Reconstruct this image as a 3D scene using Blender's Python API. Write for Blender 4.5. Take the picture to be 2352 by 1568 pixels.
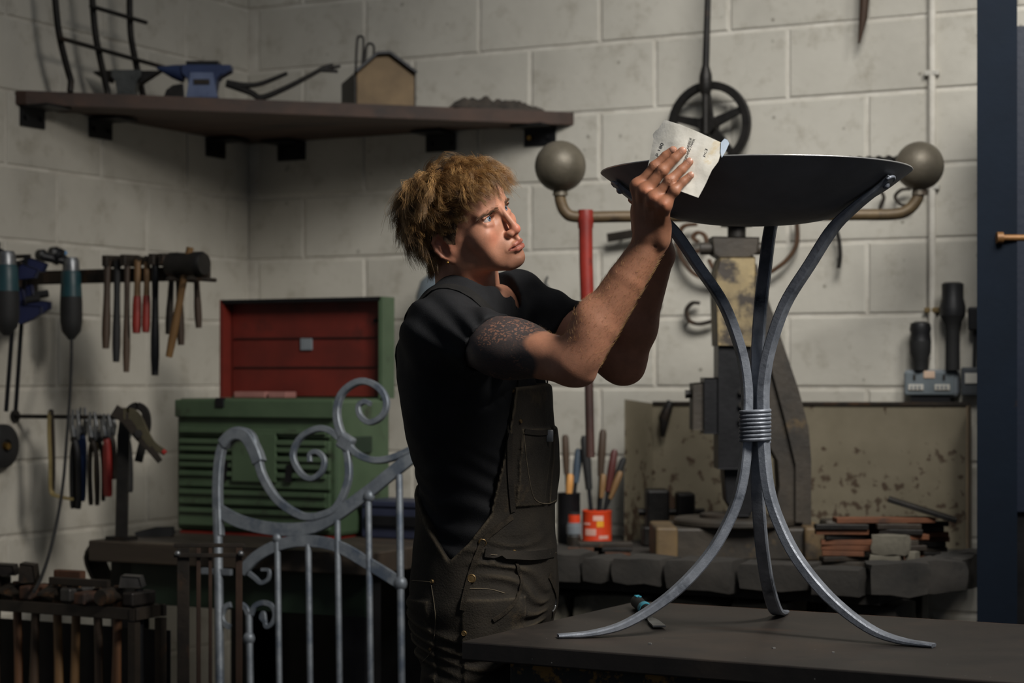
import bpy, bmesh, math, random
import numpy as np
from mathutils import Vector, Matrix, Quaternion, noise
random.seed(7); RNG = np.random.default_rng(7)
for o in list(bpy.data.objects): bpy.data.objects.remove(o)
SC = bpy.context.scene
COL = SC.collection
# ------------------------------------------------------------------ camera, world, lights, exposure
FPX = 4570.0; CX = 1176.0; HY = 865.0          # focal length in pixels, image centre, horizon row
YAW = math.radians(27.4); CS, SN = math.cos(YAW), math.sin(YAW)
CAM = Vector((0.948*CS+7.15*SN, 0.948*SN-7.15*CS, 1.32))   # room frame: corner at origin, back wall y=0, left wall x=0
RX = Vector((CS, SN, 0)); FW = Vector((-SN, CS, 0)); UP = Vector((0, 0, 1))
cd = bpy.data.cameras.new('camera'); cam = bpy.data.objects.new('camera', cd); COL.objects.link(cam)
cam.location = CAM; cam.rotation_euler = (math.pi/2, 0, YAW)
cd.sensor_width = 36; cd.lens = FPX/2352*36; cd.shift_y = (HY-784)/2352; cd.clip_start = .05
cd.dof.use_dof = True; cd.dof.focus_distance = 3.78; cd.dof.aperture_fstop = 4.0
SC.camera = cam
def W(X, Y, Z): return CAM + RX*X + FW*Y + UP*Z            # camera-side metric coordinates -> room
def RAY(px, py): return RX*((px-CX)/FPX) + FW + UP*((HY-py)/FPX)
def P(px, py, Y): return CAM + RAY(px, py)*Y
def onY(px, py, y): r = RAY(px, py); return CAM + r*((y-CAM.y)/r.y)
def onX(px, py, x): r = RAY(px, py); return CAM + r*((x-CAM.x)/r.x)
def onZ(px, py, z): r = RAY(px, py); return CAM + r*((z-CAM.z)/r.z)
wd = bpy.data.worlds.new('world'); SC.world = wd; wd.use_nodes = True
wd.node_tree.nodes['Background'].inputs[0].default_value = (.75, .85, 1, 1)
wd.node_tree.nodes['Background'].inputs[1].default_value = .092
def area(name, loc, target, size, power, color, sy=None, spread=None):
    l = bpy.data.lights.new(name, 'AREA'); l.energy = power; l.color = color; l.size = size
    if sy: l.shape = 'RECTANGLE'; l.size_y = sy
    if spread: l.spread = spread
    o = bpy.data.objects.new(name, l); COL.objects.link(o); o.location = loc
    o.rotation_euler = (Vector(target)-Vector(loc)).to_track_quat('-Z', 'Y').to_euler(); return o
area('softbox_light', W(1.5, 2.6, 1.8), W(.12, 3.78, .22), .6, 20, (1, .95, .88), spread=math.radians(80))
area('skylight', W(1.3, 3.1, 2.5), P(1960, 660, 6.2), 2.0, 27, (1, .985, .95), sy=1.1, spread=math.radians(66))
vs = SC.view_settings; vs.view_transform = 'Standard'; vs.look = 'None'; vs.gamma = 1; vs.exposure = 0; vs.use_curve_mapping = False
# ------------------------------------------------------------------ materials
def lin(c): return tuple(((v/255+.055)/1.055)**2.4 if v > 10 else v/255/12.92 for v in c)
def new_mat(name):
    m = bpy.data.materials.new(name); m.use_nodes = True; nt = m.node_tree
    return m, nt, nt.nodes['Principled BSDF']
def N(nt, t, **k):
    n = nt.nodes.new(t)
    for a, b in k.items(): setattr(n, a, b)
    return n
def ramp(nt, fac, stops):
    r = N(nt, 'ShaderNodeValToRGB'); e = r.color_ramp.elements
    while len(e) < len(stops): e.new(.5)
    for i, (p, c) in enumerate(stops):
        e[i].position = p; e[i].color = (*c, 1) if len(c) == 3 else c
    nt.links.new(fac, r.inputs[0]); return r
def noise_n(nt, vec, scale, detail=6, rough=.6, dist=0):
    n = N(nt, 'ShaderNodeTexNoise'); n.inputs['Scale'].default_value = scale; n.inputs['Detail'].default_value = detail
    n.inputs['Roughness'].default_value = rough; n.inputs['Distortion'].default_value = dist
    nt.links.new(vec, n.inputs['Vector']); return n
def mixc(nt, fac, a, b, mode='MIX'):
    m = N(nt, 'ShaderNodeMix', data_type='RGBA', blend_type=mode)
    for s, v in ((m.inputs[0], fac), (m.inputs[6], a), (m.inputs[7], b)):
        if hasattr(v, 'is_linked'): nt.links.new(v, s)
        else: s.default_value = v if isinstance(v, (int, float)) else (*v, 1)
    return m.outputs[2]
def M(name, c1, c2=None, scale=8, rough=.6, metal=0, bump=.15, bscale=60, lo=.35, hi=.65, c3=None, c3scale=3, c3lo=.58, c3hi=.68, rough2=None, spec=.5, wood=False):
    m, nt, b = new_mat(name)
    tc = N(nt, 'ShaderNodeTexCoord'); vec = tc.outputs['Object']
    if wood:
        mp = N(nt, 'ShaderNodeMapping'); mp.inputs['Scale'].default_value = (1, 1, .12) if wood == 'z' else (.12, 1, 1)
        nt.links.new(vec, mp.inputs[0]); vec = mp.outputs[0]
    A = lin(c1); B = lin(c2) if c2 else tuple(v*.7 for v in A)
    n = noise_n(nt, vec, scale); r = ramp(nt, n.outputs[0], [(lo, A), (hi, B)]); out = r.outputs[0]
    if c3:
        n3 = noise_n(nt, vec, c3scale, 8, .65); f = ramp(nt, n3.outputs[0], [(c3lo, (0, 0, 0)), (c3hi, (1, 1, 1))])
        out = mixc(nt, f.outputs[0], out, lin(c3))
    nt.links.new(out, b.inputs['Base Color'])
    b.inputs['Metallic'].default_value = metal; b.inputs['Specular IOR Level'].default_value = spec
    if rough2 is not None:
        mr = N(nt, 'ShaderNodeMapRange'); mr.inputs[3].default_value = rough; mr.inputs[4].default_value = rough2
        nt.links.new(n.outputs[0], mr.inputs[0]); nt.links.new(mr.outputs[0], b.inputs['Roughness'])
    else: b.inputs['Roughness'].default_value = rough
    if bump:
        bn = noise_n(nt, vec, bscale, 5); bp = N(nt, 'ShaderNodeBump'); bp.inputs['Strength'].default_value = bump
        bp.inputs['Distance'].default_value = .004
        nt.links.new(bn.outputs[0], bp.inputs['Height']); nt.links.new(bp.outputs[0], b.inputs['Normal'])
    return m
# ------------------------------------------------------------------ mesh builder
class MB:
    def __init__(s): s.v = []; s.f = []
    def add(s, vs, fs):
        k = len(s.v); s.v += [Vector(v) for v in vs]; s.f += [tuple(i+k for i in f) for f in fs]; return s
    def box(s, c, size, R=None, bev=0):
        c = Vector(c); hx, hy, hz = (d/2 for d in size)
        if not bev:
            vs = [Vector((x, y, z)) for z in (-hz, hz) for y in (-hy, hy) for x in (-hx, hx)]
            fs = [(0, 2, 3, 1), (4, 5, 7, 6), (0, 1, 5, 4), (2, 6, 7, 3), (0, 4, 6, 2), (1, 3, 7, 5)]
        else:
            bm = bmesh.new(); bmesh.ops.create_cube(bm, size=1)
            for v in bm.verts: v.co = Vector((v.co.x*2*hx, v.co.y*2*hy, v.co.z*2*hz))
            bmesh.ops.bevel(bm, geom=bm.edges[:], offset=bev, segments=2, affect='EDGES', profile=.5)
            bm.verts.index_update(); vs = [v.co.copy() for v in bm.verts]; fs = [tuple(v.index for v in f.verts) for f in bm.faces]; bm.free()
        if R is not None: vs = [R @ v for v in vs]
        return s.add([v+c for v in vs], fs)
    def tube(s, pts, r, n=10, caps=True, flat=None):
        """swept round (or flat=(width,thickness[,up])) bar through pts; r a number or list"""
        pts = [Vector(p) for p in pts]; m = len(pts)
        rs = r if isinstance(r, (list, tuple)) else [r]*m
        T = [(pts[min(i+1, m-1)]-pts[max(i-1, 0)]).normalized() for i in range(m)]
        u = T[0].orthogonal().normalized(); vs = []
        if flat: n = 8
        if flat and len(flat) > 2: u = Vector(flat[2])
        for i in range(m):
            if flat and len(flat) > 2: u = Vector(flat[2])
            u = u - T[i]*u.dot(T[i]); u.normalize(); w = T[i].cross(u)
            if flat:
                hw, ht = flat[0]/2*rs[i], flat[1]/2*rs[i]; c = .22*min(hw, ht)*2*.5
                for x, y in ((hw, -ht+c), (hw, ht-c), (hw-c, ht), (-hw+c, ht), (-hw, ht-c), (-hw, -ht+c), (-hw+c, -ht), (hw-c, -ht)): vs.append(pts[i]+u*x+w*y)
                continue
            for k in range(n):
                a = 2*math.pi*(k+.5)/n
                vs.append(pts[i]+u*(math.cos(a)*rs[i])+w*(math.sin(a)*rs[i]))
        fs = [(i*n+k, i*n+(k+1) % n, (i+1)*n+(k+1) % n, (i+1)*n+k) for i in range(m-1) for k in range(n)]
        if caps: fs += [tuple(range(n-1, -1, -1)), tuple((m-1)*n+k for k in range(n))]
        return s.add(vs, fs)
    def lathe(s, prof, n=24, o=(0, 0, 0), axis=(0, 0, 1)):
        """prof: list of (radius, height) turned about axis through o"""
        o = Vector(o); ax = Vector(axis).normalized(); u = ax.orthogonal().normalized(); w = ax.cross(u); vs = []
        for r, h in prof:
            for k in range(n):
                a = 2*math.pi*k/n; vs.append(o+ax*h+(u*math.cos(a)+w*math.sin(a))*r)
        m = len(prof)
        fs = [(i*n+k, i*n+(k+1) % n, (i+1)*n+(k+1) % n, (i+1)*n+k) for i in range(m-1) for k in range(n)]
        if prof[0][0] > 1e-6: fs.append(tuple(range(n-1, -1, -1)))
        if prof[-1][0] > 1e-6: fs.append(tuple((m-1)*n+k for k in range(n)))
        return s.add(vs, fs)
    def ball(s, c, r, n=20, sc=(1, 1, 1)):
        m = n//2
        vs = [(c[0]+sc[0]*r*math.sin(math.pi*i/m)*math.cos(2*math.pi*k/n), c[1]+sc[1]*r*math.sin(math.pi*i/m)*math.sin(2*math.pi*k/n), c[2]+sc[2]*r*math.cos(math.pi*i/m)) for i in range(1, m) for k in range(n)]
        fs = [(i*n+k, (i+1)*n+k, (i+1)*n+(k+1) % n, i*n+(k+1) % n) for i in range(m-2) for k in range(n)]
        t = len(vs); vs += [(c[0], c[1], c[2]+r*sc[2]), (c[0], c[1], c[2]-r*sc[2])]
        fs += [(t, k, (k+1) % n) for k in range(n)]+[(t+1, (m-2)*n+(k+1) % n, (m-2)*n+k) for k in range(n)]
        return s.add(vs, fs)
    def prism(s, poly, o, ux, uy, th, bev=0):
        """polygon (list of 2D) in plane o,ux,uy, extruded by th along ux x uy"""
        o = Vector(o); ux = Vector(ux); uy = Vector(uy); nz = ux.cross(uy).normalized(); n = len(poly)
        if bev:
            cx = sum(p[0] for p in poly)/n; cy = sum(p[1] for p in poly)/n
            def sh(p):
                d = math.hypot(p[0]-cx, p[1]-cy); k = (d-bev)/d; return (cx+(p[0]-cx)*k, cy+(p[1]-cy)*k)
            rings = [([sh(p) for p in poly], 0), (poly, bev), (poly, th-bev), ([sh(p) for p in poly], th)]
        else: rings = [(poly, 0), (poly, th)]
        vs = [o+ux*p[0]+uy*p[1]+nz*h for pl, h in rings for p in pl]; m = len(rings)
        fs = [(i*n+k, i*n+(k+1) % n, (i+1)*n+(k+1) % n, (i+1)*n+k) for i in range(m-1) for k in range(n)]
        fs += [tuple(range(n-1, -1, -1)), tuple((m-1)*n+k for k in range(n))]
        return s.add(vs, fs)
    def build(s, name, mat, parent=None, smooth=False, origin=None):
        me = bpy.data.meshes.new(name)
        if parent is not None: org = root_loc(parent)
        elif origin is not None: org = Vector(origin)
        else:
            c = [Vector((min(v[i] for v in s.v), max(v[i] for v in s.v), 0)) for i in range(3)]
            org = Vector(((c[0].x+c[0].y)/2, (c[1].x+c[1].y)/2, c[2].x))
        me.from_pydata([tuple(v-org) for v in s.v], [], s.f)
        bm = bmesh.new(); bm.from_mesh(me); bmesh.ops.recalc_face_normals(bm, faces=bm.faces); bm.to_mesh(me); bm.free()
        if smooth: shade(me, smooth)
        if mat: me.materials.append(mat)
        o = bpy.data.objects.new(name, me); COL.objects.link(o)
        if parent is not None: o.parent = parent
        else: o.location = org
        return o
def shade(me, ang=True):
    me.shade_smooth()
    if ang is not True:
        try: me.set_sharp_from_angle(angle=math.radians(ang))
        except Exception: pass
def root_loc(o):
    v = Vector((0, 0, 0))
    while o is not None: v = v+Vector(o.location); o = o.parent
    return v
def tag(o, label=None, cat=None, group=None, kind=None):
    if label: o['label'] = label
    if cat: o['category'] = cat
    if group: o['group'] = group
    if kind: o['kind'] = kind
    return o
def thing(name, label, cat, loc, group=None):
    o = bpy.data.objects.new(name, None); COL.objects.link(o); o.location = loc; o.empty_display_size = .05
    return tag(o, label, cat, group)
def spline(pts, n=8, closed=False):
    """Catmull-Rom through points (any dimension)"""
    p = [np.array(q, float) for q in pts]; out = []
    for i in range(len(p)-1):
        a, b, c, d = p[max(i-1, 0)], p[i], p[i+1], p[min(i+2, len(p)-1)]
        for k in range(n):
            t = k/n; out.append(.5*((2*b)+(-a+c)*t+(2*a-5*b+4*c-d)*t*t+(-a+3*b-3*c+d)*t**3))
    out.append(p[-1]); return out
def V3(l): return [Vector(q) for q in l]
def rotz(a): return Matrix.Rotation(a, 3, 'Z')
def copy_tree(o, parent=None):
    c = o.copy(); COL.objects.link(c); c.parent = parent
    for ch in list(o.children): copy_tree(ch, c)
    return c
# ------------------------------------------------------------------ room shell
def wall_material():
    m, nt, b = new_mat('painted_block'); tc = N(nt, 'ShaderNodeTexCoord'); geo = N(nt, 'ShaderNodeNewGeometry'); vec = geo.outputs['Position']
    oi = N(nt, 'ShaderNodeObjectInfo')
    n1 = noise_n(nt, vec, 2.2, 7, .62); r1 = ramp(nt, n1.outputs[0], [(.3, lin((204, 199, 187))), (.55, lin((192, 187, 175))), (.75, lin((176, 171, 160)))])
    n2 = noise_n(nt, vec, 9, 6, .7); r2 = ramp(nt, n2.outputs[0], [(.53, (0, 0, 0)), (.72, (.65, .65, .65))])
    c = mixc(nt, r2.outputs[0], r1.outputs[0], lin((150, 142, 126)))
    v = N(nt, 'ShaderNodeTexVoronoi'); v.inputs['Scale'].default_value = 17; nt.links.new(vec, v.inputs['Vector'])
    ns = noise_n(nt, vec, 60, 3); mul = N(nt, 'ShaderNodeMath', operation='MULTIPLY_ADD'); nt.links.new(ns.outputs[0], mul.inputs[0]); mul.inputs[1].default_value = .12
    nt.links.new(v.outputs['Distance'], mul.inputs[2])
    sep = N(nt, 'ShaderNodeSeparateColor'); nt.links.new(v.outputs['Color'], sep.inputs[0])
    gt = N(nt, 'ShaderNodeMath', operation='GREATER_THAN'); nt.links.new(sep.outputs[0], gt.inputs[0]); gt.inputs[1].default_value = .66
    rp = ramp(nt, mul.outputs[0], [(.10, (.75, .75, .75)), (.2, (0, 0, 0))]); ml = N(nt, 'ShaderNodeMath', operation='MULTIPLY')
    nt.links.new(rp.outputs[0], ml.inputs[0]); nt.links.new(gt.outputs[0], ml.inputs[1])
    c = mixc(nt, ml.outputs[0], c, lin((112, 106, 94)))
    rr = ramp(nt, oi.outputs['Random'], [(0, (.9, .9, .9)), (1, (1, 1, 1))]); c = mixc(nt, 1.0, c, rr.outputs[0], 'MULTIPLY')
    nt.links.new(c, b.inputs['Base Color']); b.inputs['Roughness'].default_value = .62; b.inputs['Specular IOR Level'].default_value = .3
    bn = noise_n(nt, vec, 45, 6, .7); bp = N(nt, 'ShaderNodeBump'); bp.inputs['Strength'].default_value = .35; bp.inputs['Distance'].default_value = .004
    nt.links.new(bn.outputs[0], bp.inputs['Height']); nt.links.new(bp.outputs[0], b.inputs['Normal'])
    return m
WALL = wall_material()
MORTAR = M('painted_mortar', (208, 203, 192), (186, 180, 168), 12, .65, bump=.4, bscale=90)
FLOORM = M('workshop_concrete', (58, 55, 51), (38, 36, 34), 3, .8, bump=.4, c3=(24, 23, 22), c3scale=2)
fl = MB().box((2.6, -3.3, -.05), (6.2, 7.6, .1)).build('floor', FLOORM); tag(fl, kind='structure')
JZ0 = 2.41                                                   # height of a bed joint
def block_mesh(w, h, i):
    bm = MB(); e = .005; d0, d1, d2 = -.02, .0015, .0048; rnd = random.Random(i)
    def ring(ins, y): return [(-w/2+ins, -y, -h/2+ins), (w/2-ins, -y, -h/2+ins), (w/2-ins, -y, h/2-ins), (-w/2+ins, -y, h/2-ins)]
    j = [rnd.uniform(-.0008, .0008) for _ in range(4)]
    r3 = [(x, y+j[k], z) for k, (x, y, z) in enumerate(ring(e, d2))]
    bm.add(ring(0, d0)+ring(0, d1)+ring(e*.35, d2-.0012)+r3, [(a*4+k, a*4+(k+1) % 4, a*4+4+(k+1) % 4, a*4+4+k) for a in range(3) for k in range(4)]+[(12, 13, 14, 15)])
    me = bpy.data.meshes.new('block'); me.from_pydata([tuple(v) for v in bm.v], [], bm.f); me.materials.append(WALL); return me
BLK = [block_mesh(.439, .2135, i) for i in range(5)]
def make_wall(name, length, phase_even, phase_odd, left, top=3.3):
    """mortar-coloured backing slab with one block object per masonry block; local s runs from the corner"""
    w = MB()
    if left: w.box((-.06, -length/2, top/2), (.12, length, top))
    else: w.box((length/2-.06, .06, top/2), (length+.12, .12, top))
    wo = w.build(name, MORTAR); tag(wo, kind='structure'); org = Vector(wo.location)
    c = -int((top-JZ0)/.225)-1
    while True:
        z1 = JZ0-c*.225; z0 = z1-.225
        if z1 <= .02: break
        ph = phase_even if c % 2 == 0 else phase_odd
        s = ph-.45
        while s < length:
            a, b = max(s, 0), min(s+.45, length); zz0, zz1 = max(z0, 0), min(z1, top)
            if b-a > .05 and zz1-zz0 > .04:
                me = random.choice(BLK)
                o = bpy.data.objects.new('block', me); COL.objects.link(o)
                o.scale = ((b-a-.011)/.439, 1, (zz1-zz0-.0115)/.2135)
                if left: o.location = Vector((0, -(a+b)/2, (zz0+zz1)/2))-org; o.rotation_euler = (0, 0, math.pi/2)
                else: o.location = Vector(((a+b)/2, 0, (zz0+zz1)/2))-org
                o.parent = wo
            s += .45
        c += 1
    return wo
wall_back = make_wall('wall_back', 4.3, .24, .045, False)
wall_left = make_wall('wall_left', 2.9, .138, .372, True)
# ------------------------------------------------------------------ shared materials
IRON = M('black_iron', (44, 41, 38), (28, 27, 26), 14, .5, .55, .3, 70, c3=(66, 50, 38), c3scale=5)
IRON2 = M('brown_iron', (58, 50, 42), (38, 34, 30), 9, .55, .4, .3, 60, c3=(82, 58, 38), c3scale=6)
RUST = M('rusty_iron', (92, 58, 38), (56, 40, 32), 10, .75, .2, .5, 50, c3=(40, 36, 34), c3scale=6)
DSTEEL = M('dark_steel', (34, 34, 36), (22, 22, 24), 10, .45, .5, .15, 60)
GALV = M('galvanised_steel', (136, 142, 148), (104, 111, 119), 18, .5, .45, .2, 80, c3=(88, 98, 112), c3scale=9, c3lo=.52, c3hi=.66)
BLACKP = M('black_plastic', (24, 24, 26), (18, 18, 20), 20, .45, 0, .08, 120)
RUBBER = M('black_rubber', (30, 30, 30), (22, 22, 22), 20, .7, 0, .1, 90)
WOODH = M('ash_handle', (138, 106, 68), (106, 78, 48), 26, .55, 0, .12, 60, wood='z', c3=(96, 66, 42), c3scale=5)
WOODD = M('dark_handle', (76, 58, 42), (52, 40, 30), 26, .6, 0, .12, 60, wood='z')
STEEL = M('worn_steel', (146, 148, 150), (104, 106, 108), 16, .4, .8, .15, 70, c3=(70, 62, 54), c3scale=7)
BRASS = M('brass', (196, 158, 86), (150, 116, 60), 20, .35, .9, .1, 80)
REDP = M('red_paint', (140, 38, 26), (112, 30, 22), 8, .5, 0, .12, 60, c3=(70, 34, 26), c3scale=9, c3lo=.6, c3hi=.7)
TEAL = M('teal_plastic', (30, 66, 72), (24, 54, 60), 10, .45, 0, .08, 90)
BLUEP = M('blue_plastic', (34, 40, 76), (28, 34, 64), 10, .45, 0, .08, 90)
GREY = M('grey_plastic', (128, 134, 138), (108, 114, 120), 10, .45, 0, .05, 90)
PALE = M('pale_plastic', (200, 196, 186), (180, 176, 166), 10, .45, 0, .05, 90)
SHELFW = M('shelf_wood', (74, 50, 36), (50, 34, 25), 9, .65, 0, .25, 40, wood='x', c3=(34, 26, 21), c3scale=4)
# ------------------------------------------------------------------ trunking on the wall and the blue stanchion
t = thing('conduit', 'pale painted conduit running down the block wall to the sockets', 'conduit', onY(2141, 850, -.015))
a = onY(2141, -120, -.014); b = onY(2141, 850, -.014)
MB().tube([a, b], .0115, 12).build('pipe', MORTAR, t, 40)
for py in (168, 430, 712):
    q = onY(2141, py, -.014); MB().box(q, (.044, .022, .016), bev=.003).build('saddle_clip', PALE if py < 700 else M('aged_brass', (150, 128, 84), (120, 100, 66), 20, .5, .3), t)
BLUEC = M('blue_column_paint', (13, 23, 35), (11, 20, 31), 6, .7, 0, .12, 50, c3=(40, 32, 28), c3scale=7, c3lo=.66, c3hi=.72, spec=.15)
cb = P(2290, 1420, 5.10); cx, cy = cb.x, cb.y
t = thing('steel_column', 'tall blue painted steel stanchion beside the block wall', 'column', (cx, cy, 0))
CR = rotz(YAW*.55); cu = CR @ Vector((1, 0, 0)); cv = CR @ Vector((0, 1, 0)); c0 = Vector((cx, cy, 0))
MB().box(c0+cu*0+UP*1.6, (.100, .012, 3.2), CR).build('front_flange', BLUEC, t)
MB().box(c0+cu*.022+cv*.046+UP*1.6, (.012, .08, 3.2), CR).build('web', BLUEC, t)
MB().box(c0+cv*.088+UP*1.6, (.092, .012, 3.2), CR).build('rear_flange', BLUEC, t)
MB().box(c0+cv*.053+UP*.008, (.13, .15, .016), CR).build('base_plate', BLUEC, t)
q = P(2300, 546, 5.083)
pin = thing('peg_bar', 'brass-coloured steel peg sticking out sideways from the blue column', 'peg', q)
OCH = M('ochre_peg', (138, 98, 56), (112, 78, 44), 12, .5, .3)
MB().tube([q, q+RX*.16], .0085, 14).build('rod', OCH, pin, 40)
MB().tube([q-RX*.012, q+RX*.004], [.015, .015], 14).build('collar', OCH, pin, 40)
c1 = P(2352+20, 500, 5.55)
t = thing('door_panel', 'bright blue sheet metal panel standing behind the blue stanchion', 'panel', (c1.x+.06, c1.y, 0))
MB().box(Vector((c1.x+.06, c1.y, 1.62)), (.30, .02, 1.35), CR).build('panel', M('blue_panel', (9, 22, 42), (8, 20, 38), 5, .5), t)
MB().box(Vector((c1.x-.02, c1.y, .48)), (.05, .03, .96), CR).build('post', DSTEEL, t)
MB().box(Vector((c1.x+.14, c1.y, .48)), (.05, .03, .96), CR).build('post', DSTEEL, t)
# ------------------------------------------------------------------ corner shelf and what stands on it
SZ = 2.19
t = thing('corner_shelf', 'dark brown three-cornered wooden shelf spanning the corner of the walls', 'shelf', (.3, -.3, 2.15))
A, B = Vector((.004, -1.235, 2.15)), Vector((1.30, -.006, 2.15)); E = (B-A).normalized(); nin = Vector((-E.y, E.x, 0))
if nin.dot(Vector((-1, 1, 0))) < 0: nin = -nin
def clip_line(off):
    o = A+nin*off; k0 = (.006-o.x)/E.x; k1 = (-.006-o.y)/E.y; return o+E*k0, o+E*k1
edges = [0, .155, .33, .5]
for i, th in zip(range(4), (.042, .036, .036, .036)):
    a0, b0 = clip_line(edges[i]+(.003 if i else 0))
    if i < 3: a1, b1 = clip_line(edges[i+1]); poly = [a0, b0, b1, a1]
    else: poly = [a0, b0, Vector((.006, -.006, 2.15))]
    if i == 0: poly = [a0, a0+E*.03-nin*.012, b0-E*.05-nin*.004, b0, b1, a1]
    MB().prism([(p.x, p.y) for p in poly], (0, 0, SZ-th), (1, 0, 0), (0, 1, 0), th, .003).build('plank', SHELFW, t)
for i, (px, py, lf) in enumerate(((72, 262, 1), (229, 284, 1), (493, 328, 1), (671, 334, 0), (1014, 306, 0), (1242, 296, 0))):
    q = onX(px, py, .004) if lf else onY(px, py, -.004); m = MB()
    if lf: m.box((q.x+.004, q.y, 2.117), (.008, .11, .062)); m.box((.06, q.y, 2.145), (.11, .11, .008))
    else: m.box((q.x, q.y-.004, 2.117), (.115, .008, .062)); m.box((q.x, -.06, 2.145), (.115, .11, .008))
    bo = m.build('bracket', DSTEEL, t)
    for k in (-.036, .036):
        c = Vector((q.x+.010, q.y+k, 2.113)) if lf else Vector((q.x+k, q.y-.010, 2.113))
        MB().tube([c, c+(Vector((.007, 0, 0)) if lf else Vector((0, -.007, 0)))], .008, 6).build('bolt', BRASS if i == 5 and k < 0 else DSTEEL, bo)
def anvil(root, o, L, H, mats, horn=1, D=.055, xdir=RX):
    """o base centre; L length along xdir; heel horn both ends"""
    x = xdir; y = UP.cross(x)
    body = [(-.14*L, 0), (-.10*L, .30*H), (-.12*L, .62*H), (-.17*L, .80*H), (-.17*L, H), (.17*L, H), (.17*L, .80*H), (.12*L, .62*H), (.10*L, .30*H), (.14*L, 0)]
    MB().prism([(p[0]*1.3, p[1]) for p in body], o+y*(D/2), x, UP, D, .003).build('body', mats[0], root)
    MB().tube(V3([o+x*(-.20*L)+UP*.80*H, o+x*(-.32*L)+UP*.86*H, o+x*(-.5*L)+UP*.96*H]), [D*.40, D*.30, D*.05], 12, flat=None).build('horn', mats[1], root, 50)
    if horn == 2: MB().prism([(.2*L, .98*H), (.2*L, .55*H), (.5*L, .98*H)], o+y*(D*.4), x, UP, D*.8, .002).build('heel', mats[1], root)
    else: MB().prism([(.2*L, H), (.2*L, .72*H), (.3*L, .86*H), (.3*L, H)], o+y*(D*.4), x, UP, D*.8).build('heel', mats[1], root)
    MB().prism([(-.24*L, 0), (-.17*L, .14*H), (.17*L, .14*H), (.24*L, 0)], o+y*(D*.62), x, UP, D*1.24, .002).build('foot', mats[0], root)
AGREY = M('anvil_grey', (92, 94, 92), (66, 68, 66), 16, .5, .5, .2, 60)
q = P(293, 0, 6.30); q.z = SZ
t = thing('anvil', 'small plain grey anvil with horns at both ends on the corner shelf', 'anvil', q); anvil(t, q, .215, .098, (AGREY, IRON), 2)
ABLUE = M('anvil_blue', (46, 60, 96), (36, 48, 80), 12, .45, 0, .1); ABL2 = M('anvil_pale_blue', (104, 116, 146), (84, 96, 126), 12, .5, 0, .2, 60, c3=(64, 76, 108), c3scale=12)
q = P(468, 0, 6.36); q.z = SZ
t = thing('anvil', 'blue painted anvil with a pale blue label face on the corner shelf', 'anvil', q); anvil(t, q, .30, .122, (ABLUE, ABLUE), 1, .075)
y = -FW
MB().prism([(-.05, .018), (-.036, .096), (.036, .096), (.05, .018)], q+y*.039, RX, UP, .003).build('label_face', ABL2, t)
MB().box(q+y*.0445+UP*.066, (.05, .004, .016), rotz(YAW)).build('plate', IRON2, t)
MB().box(q+UP*.127, (.105, .062, .016), rotz(YAW), .003).build('top_plate', DSTEEL, t)
q = P(400, 0, 6.27); q.z = SZ
t = tag(MB().prism([(-.032, 0), (-.02, .03), (.0, .045), (.03, .05), (.034, 0)], q, RX, UP, .03, .003).build('iron_wedge', IRON), 'black iron wedge lying between the two anvils on the shelf', 'wedge')
# grille of curved rods leaning behind the anvils
q = onX(240, 200, .13); q.z = SZ
t = thing('iron_grille', 'black iron grille of curved rods leaning on the wall above the shelf', 'grille', q)
for pts in ([(122, -60), (133, 60), (150, 140), (174, 222)], [(208, -60), (217, 60), (228, 125), (250, 224)], [(297, -60), (299, 60), (307, 120), (330, 226)]):
    up_ = [onX(a, b, .135) for a, b in spline(pts, 6)]; up_ = [p for p in up_ if p.z > SZ+.02]; up_.append(Vector((up_[-1].x, up_[-1].y-.004, SZ+.001)))
    MB().tube(up_, .0105, 10).build('upright', IRON, t, 40)
MB().tube([onX(a, b, .16) for a, b in ((140, 88), (395, 160))], .0068, 8).build('cross_rod', IRON, t, 40)
MB().tube([onX(a, b, .16) for a, b in ((208, 14), (336, 52))], .0068, 8).build('cross_rod', IRON, t, 40)
# forked tongs
q = P(640, 0, 6.295); q.z = SZ
t = thing('forged_branches', 'black forged iron tongs with splayed tips on the corner shelf', 'tongs', q)
for pts, r in (([(520, 190), (560, 196), (600, 192), (660, 168)], .011), ([(520, 192), (575, 212), (600, 224), (650, 205), (700, 180), (745, 155)], .012), ([(735, 160), (765, 148)], .008), ([(735, 160), (782, 152)], .007), ([(735, 160), (776, 164)], .008)):
    sp = spline(pts, 5); MB().tube([P(a, b, 6.295) for a, b in sp], [r*(1-.45*i/len(sp)) for i in range(len(sp))], 8).build('iron_arm', IRON, t, 40)
# gabled leather and iron case
q = P(884, 0, 6.40); q.z = SZ; fx = Matrix.Rotation(.25, 3, 'Z') @ RX; fy = UP.cross(fx)   # fx along face, -fy ... faces camera
LEA = M('worn_hide_panel', (126, 104, 74), (96, 78, 54), 7, .7, 0, .2, 40, c3=(74, 54, 36), c3scale=9)
poly = [(-.098, 0), (-.098, .105), (-.03, .166), (.012, .170), (.10, .108), (.10, 0)]
t = thing('gabled_case', 'five-sided case with tan hide front and black iron edging on the shelf', 'case', q)
MB().prism(poly, q+fy*.26, fx, UP, .26).build('body', IRON, t)
MB().prism([(p[0]*.95, p[1]*.95+.002) for p in poly], q-fy*.0005, fx, UP, .008, .003).build('front_panel', LEA, t)
for i in range(1, 4):
    a, b = poly[i], poly[i+1]
    MB().tube([q+fx*a[0]+UP*a[1]-fy*.012, q+fx*b[0]+UP*b[1]-fy*.012], 1, flat=(.034, .009, fy)).build('edge_strip', DSTEEL, t)
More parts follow.
